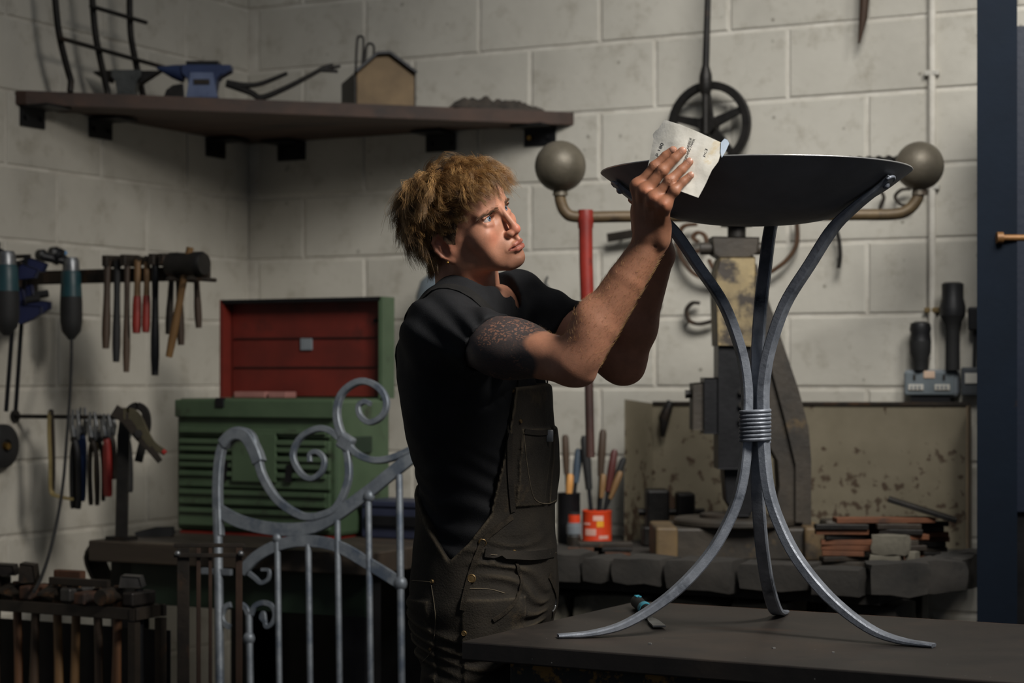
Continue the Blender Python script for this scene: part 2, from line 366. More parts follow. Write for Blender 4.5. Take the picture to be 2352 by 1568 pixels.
for px, py0, py1, w in ((826, 173, 84, 13), (848, 156, 100, 16)):
    a = [(px-w*.7, py0), (px-w*.45, py1+12), (px, py1), (px+w*.7, py1+10), (px+w*.3, py0+2)]
    MB().tube([P(c[0], c[1], 6.50) for c in spline(a, 5)], .0042, 8).build('handle', IRON, t, 40)
# crumpled dark cloth
q = P(1140, 0, 6.56); q.z = SZ
def heap(name, mat, q, L, D, H, seed, label, cat, ang=0, parent=None):
    m = MB(); nx, ny = 44, 18; R = rotz(YAW+ang); rr = random.Random(seed); o1 = rr.random()*50
    for j in range(ny+1):
        for i in range(nx+1):
            u, v = i/nx*2-1, j/ny*2-1; e = max(0, 1-abs(u)**3)*max(0, 1-abs(v)**2.4)
            n1 = noise.fractal(Vector((u*2.4+o1, v*1.3, 0)), .8, 2, 5)
            h = H*e*(.55+.55*n1+.35*math.exp(-((u+.72)/.16)**2)); k = 1+.1*noise.noise(Vector((u*3+o1, v*3, 4)))
            m.v.append(q+R @ Vector((u*L/2*k, v*D/2*k, 0))+UP*max(.002, h))
    m.f = [(j*(nx+1)+i, j*(nx+1)+i+1, (j+1)*(nx+1)+i+1, (j+1)*(nx+1)+i) for j in range(ny) for i in range(nx)]
    k = len(m.v); m.v += [v.copy() for v in m.v]
    for i in range(k, 2*k): m.v[i].z = q.z
    m.f += [(a[3]+k, a[2]+k, a[1]+k, a[0]+k) for a in list(m.f)]
    return tag(m.build(name, mat, None, True, origin=q), label, cat)
RAG = M('dark_cloth', (70, 62, 54), (48, 43, 38), 30, .9, 0, .4, 120)
heap('crumpled_cloth', RAG, q, .36, .13, .066, 3, 'crumpled dark brown work cloth lying at the end of the shelf', 'cloth', .45)
# ------------------------------------------------------------------ bench along the back with tool chests
BZ = .85; BX0, BX1, BY0, BY1 = .415, 1.36, -1.39, -.62
BENCHW = M('oily_bench_wood', (62, 52, 42), (42, 35, 29), 7, .6, 0, .3, 30, wood='x', c3=(92, 82, 68), c3scale=5)
GREEND = M('dark_green_paint', (34, 50, 36), (26, 40, 29), 5, .55, 0, .15, c3=(26, 30, 26), c3scale=4)
t = thing('workbench', 'heavy dark workbench with a thick oily top and green drawer panel', 'workbench', ((BX0+BX1)/2, (BY0+BY1)/2, 0))
for i in range(4):
    y0 = BY0+(BY1-BY0)*i/4; y1 = BY0+(BY1-BY0)*(i+1)/4-.004
    MB().box(((BX0+BX1)/2, (y0+y1)/2, BZ-.03), (BX1-BX0, y1-y0, .06), bev=.004).build('top_plank', BENCHW, t)
MB().box(((BX0+BX1)/2+.02, BY0+.06, .735), (BX1-BX0-.10, .02, .13), bev=.003).build('drawer_panel', GREEND, t)
for x in (BX0+.08, BX1-.08):
    for y in (BY0+.09, BY1-.09): MB().box((x, y, .395), (.08, .08, .79), bev=.004).build("leg", DSTEEL, t)
MB().box(((BX0+BX1)/2, BY1-.04, .42), (BX1-BX0-.1, .02, .72)).build('back_board', DSTEEL, t)
MB().box(((BX0+BX1)/2, (BY0+BY1)/2, .2), (BX1-BX0-.2, .5, .03)).build('lower_shelf', DSTEEL, t)
MB().tube(V3(spline([(BX0-.035, BY0+.10, BZ-.02), (BX0-.05, BY0+.09, BZ-.06), (BX0-.02, BY0+.09, BZ-.12), (BX0+.02, BY0+.09, BZ-.16)], 4)), 1, flat=(.09, .012, (0, 1, 0))).build('end_bracket', IRON2, t)
MB().box((BX0-.012, BY0+.10, BZ-.03), (.05, .10, .04), bev=.004).build('end_clamp', IRON2, t)
# green tool chest with the lid up showing red
GREENP = M('tool_chest_green', (74, 92, 68), (60, 78, 56), 5, .5, 0, .12, 60, c3=(50, 54, 42), c3scale=7)
CHX, CHY, CHW, CHD, CHH = .464, -1.055, .578, .307, .397
t = thing('tool_chest', 'green steel tool chest with louvred drawers and its red-lined lid up', 'tool chest', (CHX+CHW/2, CHY+CHD/2, BZ))
z0 = BZ+.008
MB().box((CHX+CHW/2, CHY+CHD/2+.008, z0+CHH/2), (CHW, CHD-.016, CHH), bev=.012).build('carcass', GREENP, t)
MB().box((CHX+CHW/2, CHY+CHD/2, BZ+.004), (CHW-.03, CHD-.03, .008)).build('foot_rail', REDP, t)
MB().box((CHX+CHW/2, CHY+.004, z0+CHH-.03), (CHW-.012, .012, .052), bev=.004).build('header', GREENP, t)
zz = z0+.012
for k, hgt in enumerate((.062, .055, .055, .048, .048, .032)):
    d = MB().box((CHX+CHW/2, CHY+.004, zz+hgt/2), (CHW-.04, .012, hgt-.010), bev=.003).build('drawer', GREENP, t)
    MB().tube([(CHX+.03, CHY-.006, zz+hgt-.010), (CHX+CHW-.03, CHY-.006, zz+hgt-.010)], 1, flat=(.012, .014, (0, 1, 0))).build('finger_pull', GREENP, d)
    if k in (1, 3, 4):
        MB().tube([(CHX+.03, CHY-.006, zz+.016), (CHX+CHW-.03, CHY-.006, zz+.016)], 1, flat=(.008, .012, (0, 1, 0))).build('rib', GREENP, d)
    zz += hgt
MB().box((CHX+CHW*.52, CHY-.007, z0+.225), (.155, .012, .145), bev=.002).build('plain_panel', GREENP, t)
for x in (CHX+CHW*.33, CHX+CHW*.73): MB().prism([(-.012, 0), (.012, 0), (.018, .055), (-.006, .05)], (x, CHY-.013, z0+.155), (1, 0, 0), (0, 0, 1), -.006).build('catch', DSTEEL, t)
MB().box((CHX+CHW+.004, CHY+CHD*.45, z0+CHH*.66), (.012, .10, .05), bev=.003).build('side_handle', GREEND, t)
MB().box((CHX+CHW*.30, CHY+.0, z0+CHH-.012), (.03, .014, .03), bev=.003).build('lock', DSTEEL, t)
LIDRED = M('lid_red', (108, 34, 24), (86, 28, 20), 6, .55, 0, .15, 50, c3=(58, 24, 18), c3scale=5); LB = CHY+CHD-.01; lz0 = z0+CHH; LH = .305
lid = MB().box((CHX+CHW/2, LB+.012, lz0+LH/2), (CHW+.012, .024, LH)).build('lid', GREENP, t)
MB().box((CHX+CHW/2, LB-.003, lz0+LH/2), (CHW-.02, .006, LH-.012)).build('lid_lining', LIDRED, lid)
for sx in (-1, 1): MB().box((CHX+CHW/2+sx*(CHW/2+.001), LB-.025, lz0+LH/2), (.012, .05, LH)).build('lid_side', GREENP if sx > 0 else LIDRED, lid)
MB().box((CHX+CHW/2, LB-.025, lz0+LH-.006), (CHW, .05, .012)).build('lid_top', DSTEEL, lid)
for z in (.095, .185): MB().box((CHX+CHW/2, LB-.008, lz0+z), (CHW-.04, .006, .004)).build('lid_seam', M('dark_red', (60, 22, 16), None, 8, .6), lid)
MB().box((CHX+CHW*.50, LB-.009, lz0+.165), (.042, .006, .036), bev=.001).build('lid_plate', GREY, lid)
MB().tube([(CHX+CHW*.93, LB-.006, lz0+.235), (CHX+CHW*.93, LB-.014, lz0+.235)], .006, 8).build('lid_stud', DSTEEL, lid)
PINK = M('pink_tray', (160, 112, 104), (140, 96, 90), 9, .6)
for a, b in ((.13, .33), (.35, .46)): MB().box((CHX+CHW*(a+b)/2, LB-.06, lz0+.010), (CHW*(b-a), .06, .018), bev=.002).build('tray', PINK, t)
q = onZ(352, 1232, BZ)
tag(MB().prism([(-.05, 0), (-.055, .012), (.0, .026), (.055, .028), (.06, .006), (.05, 0)], q, RX, UP, -.035, .002).build('oilstone', RUBBER), 'black sharpening block lying beside the green chest on the bench', 'sharpening block')
q = onZ(905, 1238, BZ)
BLUEBOX = M('navy_box', (42, 46, 66), (34, 38, 56), 6, .5)
t = thing('toolbox', 'navy blue metal toolbox beside the green chest on the bench', 'toolbox', (q.x, q.y+.09, BZ))
MB().box((q.x, q.y+.09, BZ+.045), (.235, .16, .09), bev=.005).build('box_body', BLUEBOX, t)
MB().box((q.x, q.y+.09, BZ+.10), (.245, .17, .018), bev=.004).build('lid', BLUEBOX, t)
MB().box((q.x, q.y+.002, BZ+.052), (.20, .006, .03), bev=.002).build('front_tray', DSTEEL, t)
# tin / visor on the wall behind the man
q = onY(1022, 700, -.10)
BLG = M('pale_blue_enamel', (124, 134, 140), (104, 114, 122), 5, .4, 0, .08)
t = thing('welding_helmet', 'rounded pale blue-grey welding helmet hanging on the back wall', 'helmet', q)
pr = [(.001, .115), (.05, .108), (.082, .08), (.098, .03), (.10, -.03), (.09, -.10), (.07, -.12)]
MB().lathe(pr, 28, q, UP).build('shell', BLG, t, True)
MB().box(q+Vector((.03, -.095, -.01)), (.09, .016, .05), bev=.004).build('visor', BLACKP, t)
# ------------------------------------------------------------------ wrought garden gate leaning on the bench
def G(px, py):
    p = onY(px, py, BY0-.035)
    for _ in range(4): p = onY(px, py, BY0-.035-max(0, BZ-p.z)*.17+max(0, p.z-BZ)*.17)
    return p
gq = G(720, 1568); 
gate = thing('wrought_gate', 'galvanised wrought iron gate with scrolls leaning against the workbench', 'gate', (gq.x, BY0-.18, 0))
gdir = (G(600, 1200)-G(800, 1200)).normalized(); gn = Vector((0, -1, .17)).normalized()
def gbar(name, pts, w, th, n=7, rr=None):
    sp = spline(pts, n); r = 1 if rr is None else [rr[0]+(rr[1]-rr[0])*i/(len(sp)-1) for i in range(len(sp))]
    return MB().tube([G(a, b) for a, b in sp], r, flat=(w, th, gn)).build(name, GALV, gate)
def G0(px):     # floor point below a bar
    a, b = G(px, 1300), G(px+3, 1500); d = (b-a); k = (.012-a.z)/d.z; return a+d*k
def gvert(name, pts, px, r):
    return MB().tube([G(*p) for p in pts]+[G0(px)], r, 10).build(name, GALV, gate, 40)
gbar('top_rail', [(503, 1172), (560, 1200), (650, 1216), (735, 1204), (835, 1138), (900, 1086), (960, 1038), (1010, 1000)], .012, .036)
gbar('arch_rail', [(556, 1312), (590, 1278), (640, 1252), (700, 1242), (775, 1254), (850, 1296), (925, 1342)], .012, .032)
gbar('swan_neck', [(503, 1230), (500, 1120), (506, 1045), (522, 1004), (548, 990), (578, 1002), (592, 1052), (606, 1098), (640, 1150), (690, 1183), (725, 1187)], .022, .026, rr=(1, .8))
gbar('swan_crest', [(514, 1020), (530, 1003), (548, 997), (568, 1004), (586, 1034), (596, 1062)], .03, .034)
gbar('scroll', [(725, 1187), (770, 1168), (798, 1110), (800, 1060), (790, 1020), (760, 990), (728, 985), (690, 1006), (673, 1045), (690, 1085), (715, 1099), (738, 1084), (745, 1056), (730, 1038), (713, 1042), (712, 1060)], .016, .018, rr=(1.1, .7))
gbar('scroll', [(796, 1016), (780, 985), (774, 945), (785, 905), (815, 880), (845, 877), (875, 895), (888, 925), (878, 955), (850, 970), (828, 955), (824, 932), (838, 922), (852, 928)], .017, .018, rr=(1.15, .7))
gbar('scroll', [(796, 1010), (812, 1035), (840, 1052), (870, 1057), (905, 1050), (950, 1030)], .016, .018)
gbar('scroll', [(600, 1308), (618, 1310), (616, 1330), (600, 1338), (585, 1326), (572, 1316)], .010, .014, rr=(.6, 1))
gbar('scroll', [(612, 1430), (600, 1418), (606, 1408), (614, 1400)][:3]+[(611, 1438), (625, 1432), (632, 1412), (626, 1392), (606, 1384), (586, 1392), (576, 1412)], .010, .015, rr=(.7, 1))
gbar('scroll', [(530, 1388), (518, 1394), (510, 1412), (514, 1430), (528, 1440)], .010, .015)
gbar('scroll', [(556, 1388), (566, 1398), (572, 1414)], .010, .015)
MB().box(G(795, 1016), (.042, .03, .042), Matrix.Rotation(.5, 3, 'Y'), .006).build('collar', GALV, gate)
gvert('stile', [(500, 1170)], 500, .0125); gvert('stile', [(917, 1090)], 917, .0095)
for x, y0 in ((637, 1240), (708, 1250), (775, 1195), (846, 1138)): gvert('bar', [(x, y0)], x, .0085)
gvert('short_bar', [(572, 1412)], 572, .0095)
for px, py, r in ((572, 1466, .017), (637, 1236, .014), (848, 1140, .016), (920, 1340, .018)):
    c = G(px, py); MB().ball(c, r, 12, (1, .9, 1.1)).build('knuckle', GALV, gate, True)
a, b = G(465, 1312), G(531, 1312); MB().box((a+b)/2, ((b-a).length, .014, .016)).build('latch_bar', GALV, gate)
a, b = G0(500), G0(917); MB().tube([a+UP*.06, b+UP*.06], 1, flat=(.012, .03, (0, 1, 0))).build('bottom_rail', GALV, gate)
# ------------------------------------------------------------------ brown rod stand in front of the bench
sq = P(480, 1275, 5.02); sz = sq.z
t = thing('rod_stand', 'dark brown iron stand of upright rods in front of the galvanised gate', 'stand', (sq.x, sq.y, 0))
RODM = M('brown_rod', (74, 56, 44), (52, 40, 34), 8, .6, .3, .2)
for px, w, mat in ((421, .030, IRON2), (456, .010, RODM), (483, .008, RODM), (549, .016, RODM)):
    a = P(px, 1258, 5.02); MB().tube([a, Vector((a.x, a.y, 0))], 1, flat=(w, .012, RX)).build('upright_rod', mat, t)
for py, d in ((1275, -.012), (1252, .010)):
    a, b = P(400, py, 5.02+d), P(562, py, 5.02+d); MB().tube([a, b], 1, flat=(.010, .010, UP)).build('cross_bar', IRON2, t)
for px in (408, 553):
    c = P(px, 1271, 5.0); MB().ball(c, .008, 10).build('rivet', STEEL, t, True)
MB().box((sq.x, sq.y, .006), (.22, .16, .012), rotz(YAW)).build('foot_plate', IRON2, t)
# ------------------------------------------------------------------ tool rail sticking out of the left wall
RY, RZ = -1.18, 1.622
t = thing('hammer_rail', 'dark steel bar jutting from the left wall with hammers on it', 'rail', (0, RY, RZ))
MB().box((.345, RY, RZ), (.69, .012, .042), bev=.002).build('bar', IRON2, t)
MB().box((.005, RY, RZ), (.01, .09, .09), bev=.002).build('wall_plate', IRON2, t)
MB().box((.13, RY-.007, RZ), (.11, .004, .03)).build('wood_strip', WOODD, t)
def rail_x(px):                                              # x on the rail plane below a pixel column
    return onY(px, 640, RY).x
def hammer(px, L, kind, tilt=0, side=-1, hl=.10, label='', hr=.013, mat=None, px1=None, head=IRON2, tipred=False, zoff=0):
    """hammer straddling the rail: head across the rail top, handle hanging on the near side"""
    x = rail_x(px); yy = RY+side*(.022+hr); z = RZ+.021+.021+zoff
    root = thing('hammer', label, 'hammer', (x, yy, z-.02), 'hammers on the wall rail')
    ax = Vector((0, 1, 0)); c = Vector((x, RY, z)); mat = mat or WOODH
    if kind == 'ball':
        MB().lathe([(.0, -hl*.5), (.011, -hl*.46), (.0115, -hl*.2), (.009, -hl*.05), (.011, .0), (.009, hl*.15), (.008, hl*.25), (.0115, hl*.36), (.009, hl*.47), (0, hl*.5)], 16, c, ax).build('head', head, root, 40)
    elif kind == 'cross':
        MB().prism([(-hl*.5, -.016), (-hl*.5, .016), (hl*.1, .018), (hl*.5, .004), (hl*.5, -.004), (hl*.1, -.018)], c-Vector((.0105, 0, 0)), ax, UP, .021, .002).build('head', head, root)
    elif kind == 'sledge':
        MB().lathe([(0, -hl*.5), (.026, -hl*.5), (.031, -hl*.43), (.031, -hl*.2), (.026, 0), (.031, hl*.2), (.031, hl*.43), (.026, hl*.5), (0, hl*.5)], 18, c+UP*.008, ax).build('head', head, root, 40)
    top = Vector((x, yy, z)); bot = top+Vector((math.sin(tilt)*L, side*.015, -math.cos(tilt)*L))
    n = 6; pts = [top.lerp(bot, i/n) for i in range(n+1)]
    MB().tube(pts, [hr*1.0, hr*.9, hr*.82, hr*.9, hr*1.08, hr*1.1, hr*.85], 10).build('handle', mat, root, 40)
    if tipred: MB().tube([top.lerp(bot, .50), top.lerp(bot, .62), top.lerp(bot, .9), top.lerp(bot, 1.004)], [hr*1.0, hr*1.16, hr*1.2, hr*1.0], 10).build('painted_grip', REDP, root, 40)
    return root
SUGG = 'hung on the wall rail'
hammer(264, .26, 'cross', .02, -1, .10, 'cross-peen hammer with a dark grey handle nearest the wall on the rail', .012, WOODD)
hammer(286, .30, 'ball', .025, -1, .09, 'ball-peen hammer with a thick black handle hung on the wall rail', .0115, RUBBER)
hammer(308, .33, 'cross', .025, -1, .11, 'hammer with a long slim dark wooden handle on the wall rail', .010, WOODD)
hammer(333, .215, 'ball', .03, -1, .09, 'ball-peen hammer with tan handle and red grip beside the black handle', .0115, WOODH, tipred=True)
hammer(354, .213, 'ball', .03, -1, .09, 'second red-gripped tan hammer in the middle of the wall rail', .0105, WOODH, tipred=True)
hammer(373, .34, 'cross', .03, -1, .11, 'hammer with a heavy square black handle reaching lowest on the rail', .0118, DSTEEL)
hammer(393, .25, 'cross', .0, 1, .10, 'hammer with a dark brown handle beside the big sledge head', .0112, WOODD)
hammer(412, .22, 'ball', -.02, -1, .10, 'short ball-peen hammer with a black handle under the sledge', .010, IRON2)
hammer(434, .20, 'cross', .0, 1, .10, 'short hammer with a dark handle hung behind the big sledge head', .0105, WOODD)
OCHH = M('ochre_handle', (124, 92, 52), (96, 70, 40), 24, .55, 0, .1, wood='z')
xs_ = rail_x(446)+.042; hc_ = Vector((xs_, RY-.092, 1.642))
t = thing('sledge_hammer', 'big black sledge with a slanting ochre wooden handle at the rail end', 'hammer', hc_-UP*.036, 'hammers on the wall rail')
MB().lathe([(0, -.062), (.031, -.062), (.036, -.054), (.036, -.03), (.03, 0), (.036, .03), (.036, .054), (.031, .062), (0, .062)], 20, hc_, (1, 0, 0)).build('head', IRON, t, 40)
hd_ = Vector((.24, 0, 1)).normalized(); top_, bot_ = hc_+hd_*.050, hc_-hd_*.272
MB().tube([top_.lerp(bot_, k/6) for k in range(7)], [.0105, .0115, .0105, .0105, .0115, .0120, .0100], 12).build('handle', OCHH, t, 40)
for s_ in (-.036, .036): MB().tube([Vector((xs_+s_, RY-.004, 1.600)), Vector((xs_+s_, RY-.135, 1.600))], .0062, 10).build('support_peg', IRON2, bpy.data.objects['hammer_rail'], 40)
# angle grinders and clamps
def grinder(px, py0, py1, Y, label, w=50):
    """die/angle grinder hanging nose-up: metal gear head, teal body, black tail"""
    top, bot = P(px, py0, Y), P(px+1, py1, Y); L = (top-bot).length; r = w/2/FPX*Y; ax = (bot-top).normalized()
    t = thing('angle_grinder', label, 'angle grinder', bot, 'angle grinders on the left wall')
    MB().lathe([(r*.75, L*.16), (r*.9, L*.2), (r*.95, L*.36), (r, L*.48)], 20, top, ax).build('motor_body', TEAL, t, 40)
    MB().lathe([(r*.98, L*.47), (r*1.02, L*.55), (r*1.02, L*.78), (r*.86, L*.9), (r*.35, L*.985), (r*.28, L), (0, L)], 20, top, ax).build('rear_grip', RUBBER, t, 40)
    MB().lathe([(0, 0), (r*.6, .002), (r*.75, L*.05), (r*.8, L*.17)], 20, top, ax).build('gear_head', STEEL, t, 40)
    c = top+ax*L*.08; MB().lathe([(r*.42, 0), (r*.42, .03), (r*.8, .036), (r*.8, .05)], 18, c, (RX*-.9+UP*.5)).build('spindle_guard', DSTEEL, t, 40)
    MB().tube([c+RX*.01, c-FW*.02-RX*.08+UP*.02], [.009, .014], 12).build('side_handle', BLACKP, t, 40)
    return t, bot
g1, gb = grinder(163, 590, 780, 5.975, 'teal angle grinder hanging tail down with a long black cord')
cp = [(164, 778), (164, 815), (161, 900), (153, 1010), (146, 1100), (134, 1180), (115, 1265), (95, 1325), (78, 1358)]
MB().tube([P(a, b, 5.965-.95*max(0, (i/64-.12))) for i, (a, b) in enumerate(spline(cp, 8))], .0048, 8).build('cord', RUBBER, g1, 40)
grinder(14, 575, 770, 5.66, 'teal angle grinder hanging nearest the room beside the blue clamps', 58)
def bar_clamp(px0, py0, px1, py1, Y, label):
    top, bot = P(px0, py0, Y), P(px1, py1, Y); t = thing('bar_clamp', label, 'clamp', bot, 'bar clamps on the left wall')
    MB().tube([top, bot], 1, flat=(.012, .006, RX)).build('bar', DSTEEL, t)
    c = top.lerp(bot, .30)
    MB().prism([(-.02, -.045), (.02, -.05), (.055, -.035), (.075, -.02), (.075, .0), (.03, .005), (.02, .05), (-.02, .04)], c+FW*.012, RX, UP, -.026, .004).build('jaw', BLUEP, t)
    MB().prism([(-.02, -.02), (.05, -.012), (.06, .012), (.01, .03), (-.02, .02)], top.lerp(bot, .08)+FW*.012, RX, UP, -.024, .004).build('fixed_jaw', BLUEP, t)
    MB().tube([c+RX*.035+UP*.018, c+RX*.074+UP*.024], .011, 10).build('pad', RUBBER, t, 40)
    return t
bar_clamp(60, 585, 36, 942, 5.86, 'blue-jawed bar clamp with a thin black bar beside the corded grinder')
bar_clamp(40, 600, 14, 945, 5.77, 'blue-jawed bar clamp hanging just in front of its twin')
for i, (px, py, r) in enumerate(((88, 586, .018), (118, 582, .021))):
    c = onX(px, py, .004)
    t = tag(MB().lathe([(0, 0), (r, .003), (r, .022), (r*.55, .03), (r*.5, .05), (0, .052)], 18, c, (1, 0, 0)).build('hose_fitting', BLACKP, None, 40), ('small black hose fitting hung by the grinder on the left wall', 'black fitting with a blue centre hung above the wall rail')[i], 'fitting')
    if i: MB().ball(c+Vector((.053, 0, 0)), .008, 10).build('blue_centre', M('light_blue', (90, 150, 200), None, 9, .4), t, True)
def wall_peg(p, label):                                     # steel pin from the left wall that carries a tool
    t = thing('wall_peg', label, 'peg', (0, p.y, p.z)); MB().tube([Vector((0, p.y, p.z)), Vector((p.x+.012, p.y, p.z))], .006, 10).build('pin', IRON2, t, 40); MB().tube([Vector((0, p.y, p.z)), Vector((.008, p.y, p.z))], .016, 12).build('rose', IRON2, t, 40)
wall_peg(P(14, 586, 5.66)-UP*.012, 'steel pin in the left wall carrying the grinder nearest the room')
wall_peg(P(40, 603, 5.77)+FW*.008, 'steel pin in the left wall carrying the front bar clamp')
wall_peg(P(60, 588, 5.86)+FW*.008, 'steel pin in the left wall carrying the bar clamp beside the corded grinder')
# ------------------------------------------------------------------ lower rod with pliers
LY, LZ = -1.238, 1.20
t = thing('plier_rail', 'thin black rod rail jutting from the left wall with pliers on it', 'rail', (0, LY, LZ))
MB().tube([(.0, LY, LZ), (.51, LY, LZ)], .0065, 10).build('rod', IRON, t, 40)
MB().tube([(.0, LY, LZ), (.012, LY, LZ)], .02, 14).build('wall_plate', IRON, t, 40)
def lx(px): return onY(px, 955, LY).x
def pliers(px, py0, py1, mats, label, spread=.05, lean=0, th=.010, cat='pliers', jaw=.3):
    yv = LY+(-.016 if int(px) % 4 < 2 else .018); top = onY(px, py0, yv); bot = onY(px+lean, py1, yv); L = (top-bot).length; ax = (bot-top).normalized(); sd = ax.cross(Vector((0, -1, 0))).normalized()
    t = thing('pliers', label, cat, bot, 'pliers and cutters on the rod'); piv = top+ax*L*jaw
    for s, m in ((-1, mats[0]), (1, mats[1])):
        dy = Vector((0, -.004*s, 0))
        MB().tube(V3([top+sd*s*.004+dy, top+ax*L*jaw*.5+sd*s*.010+dy, piv+sd*s*.003+dy]), [.4, .9, 1], flat=(.016, .010, sd)).build('jaw', STEEL if jaw > .2 else IRON2, t)
        g = spline([tuple(piv-sd*s*.002+dy), tuple(piv+ax*L*.14-sd*s*spread*.40+dy), tuple(piv+ax*L*.4-sd*s*spread*.5+dy), tuple(bot-sd*s*spread*.42+dy)], 5)
        MB().tube(V3(g), [.75*th]+[th]*(len(g)-2)+[.8*th], 8).build('grip', m, t, 40)
    MB().tube([piv+Vector((0, -.012, 0)), piv+Vector((0, .008, 0))], .009, 10).build('pivot', IRON, t, 40)
REDG = M('red_grip', (160, 40, 32), (130, 30, 26), 12, .5); BLUEG = M('blue_grip', (40, 72, 130), (32, 58, 108), 12, .5); YEL = M('yellow_steel', (176, 160, 112), (140, 124, 84), 14, .45, .4)
pliers(172, 940, 1168, (RUBBER, DSTEEL), 'black-handled pliers at the wall end of the rod', .03, 2)
pliers(190, 935, 1150, (BLUEG, BLUEG), 'blue-handled pliers hanging on the rod', .022, -6, .012)
pliers(212, 945, 1160, (IRON2, IRON2), 'brown iron pincers hanging next to the blue pliers', .035, 4, .008)
pliers(226, 950, 1150, (YEL, IRON2), 'pincers with one bare bright handle on the rod', .035, 4, .007)
pliers(244, 950, 1140, (REDG, REDG), 'red-handled pliers hanging in the middle of the rod', .016, 4, .0105)
pliers(254, 955, 1100, (RUBBER, IRON2), 'small dark side cutters between the red pliers and the iron post', .03, 2, .008)
pliers(290, 950, 1130, (REDG, RUBBER), 'cutters with one dark red handle beside the iron post', .024, 4, .010)
# shears lying across the post
t = thing('tin_shears', 'big iron shears with red-tipped blades sticking out over the rod end', 'shears', P(310, 1000, 5.655))
for pts, m in (([(262, 942), (290, 962), (318, 1000), (345, 1030), (368, 1060)], IRON2), ([(280, 950), (310, 955), (335, 1000), (352, 1022), (380, 1040)], M('olive_iron', (84, 78, 58), (60, 56, 42), 10, .5, .3))):
    sp = spline(pts, 5); MB().tube([P(a, b, 5.655) for a, b in sp], [1.2-.7*i/len(sp) for i in range(len(sp))], flat=(.030, .012, RX)).build('blade', m, t)
MB().tube([P(374, 1034, 5.655), P(381, 1040, 5.655)], 1, flat=(.012, .014, RX)).build('red_tip', REDG, t)
MB().tube([P(318, 996, 5.64), P(318, 996, 5.67)], .012, 12).build('pivot', IRON, t, 40)
# iron post with a crook standing on the bench
t = thing('iron_post', 'black iron post with a hooked top standing on the bench end', 'post', onZ(279, 1240, BZ))
pb = onZ(279, 1240, BZ); Yp = (pb-CAM).dot(FW)
MB().tube([pb, P(284, 1000, Yp), P(290, 960, Yp)], 1, flat=(.034, .02, RX)).build('shaft', IRON, t)
MB().tube([P(a, b, Yp) for a, b in spline([(290, 975), (296, 945), (314, 932), (333, 944), (338, 975), (330, 1010), (318, 1060)], 6)], 1, flat=(.022, .018, RX)).build('hook', IRON, t)
MB().box(pb+UP*.006, (.07, .06, .012)).build('foot', IRON, t)
# fret saw frame
t = thing('frame_saw', 'slim steel saw frame with a bright edge hanging on the rod', 'saw', onY(115, 1130, LY-.02))
MB().tube([onY(a, b, LY-.046) for a, b in spline([(116, 945), (114, 985), (117, 1060), (118, 1125), (130, 1138), (165, 1146)], 6)], 1, flat=(.008, .016, (1, 0, 0))).build('frame', YEL, t)
MB().tube([onY(a, b, LY-.040) for a, b in spline([(118, 942), (121, 1010), (122, 1080), (120, 1130)], 5)], 1, flat=(.012, .010, (1, 0, 0))).build('spine', IRON2, t)
MB().tube([onY(117, 946, LY+.012), onY(117, 946, LY-.05)], .009, 10).build('hanger', IRON2, t, 40)
# rubber disc
c = onX(-4, 1024, .02)
t = thing('sanding_disc', 'round black rubber backing disc hung low on the left wall', 'disc', c)
MB().lathe([(0, 0), (.062, 0), (.066, .006), (.066, .024), (.05, .032), (.02, .034), (.02, .026), (0, .026)], 32, c, (1, 0, 0)).build('pad', RUBBER, t, 40)
MB().lathe([(0, .026), (.012, .026), (.010, .04), (0, .04)], 14, c, (1, 0, 0)).build('hub', BRASS, t, 40)
# ------------------------------------------------------------------ floor-standing hammer rack bottom left
HZ = .715; hy = -1.80
t = thing('hammer_rack', 'low black iron rack on the floor carrying a row of hammers', 'rack', (.55, hy, 0))
for dy in (-.055, .055): MB().box((.53, hy+dy, HZ), (.86, .014, .03), bev=.002).build('rail', IRON2, t)
for x in (.12, .945):
    MB().box((x, hy, HZ), (.014, .13, .03)).build('end_bar', IRON2, t)
    for dy in (-.055, .055): MB().box((x, hy+dy, HZ/2-.01), (.022, .022, HZ-.02)).build('leg', IRON2, t)
MB().box((.53, hy, .14), (.80, .10, .012)).build('lower_shelf', DSTEEL, t)
MB().box((.53, hy+.075, .36), (.86, .006, .60)).build('back_sheet', DSTEEL, t)
HM = [M('hammer_head_dark', (52, 46, 42), (36, 32, 30), 12, .5, .4, .3), IRON2, M('hammer_head_grey', (86, 84, 82), (60, 58, 56), 12, .45, .5, .25), RUST]
HW = [M('orange_handle', (114, 78, 50), (86, 58, 38), 22, .55, 0, .1, wood='z'), WOODD, M('tan_handle', (130, 98, 62), (100, 74, 46), 22, .55, 0, .1, wood='z'), DSTEEL]
LAB = ['rack hammer with a blunt block head and reddish handle at the wall end', 'flat-faced swage hammer with a black handle in the floor rack', 'round-headed hammer with a pale grey head in the floor rack',
       'hammer with a slim tan handle next to the round-headed one', 'tall square-headed hammer standing proud of the rack', 'cross-peen hammer with a thick orange wooden handle in the rack',
       'rusty set hammer with a dark handle in the floor rack', 'ochre-flecked cross-peen hammer near the rack middle', 'small grey hammer with tan handle wedged in the floor rack',
       'long-headed hammer with a dark handle lying over the rack rail', 'round-barrelled hammer with a reddish handle at the free end of the rack', 'short black hammer tucked behind the round-barrelled one']
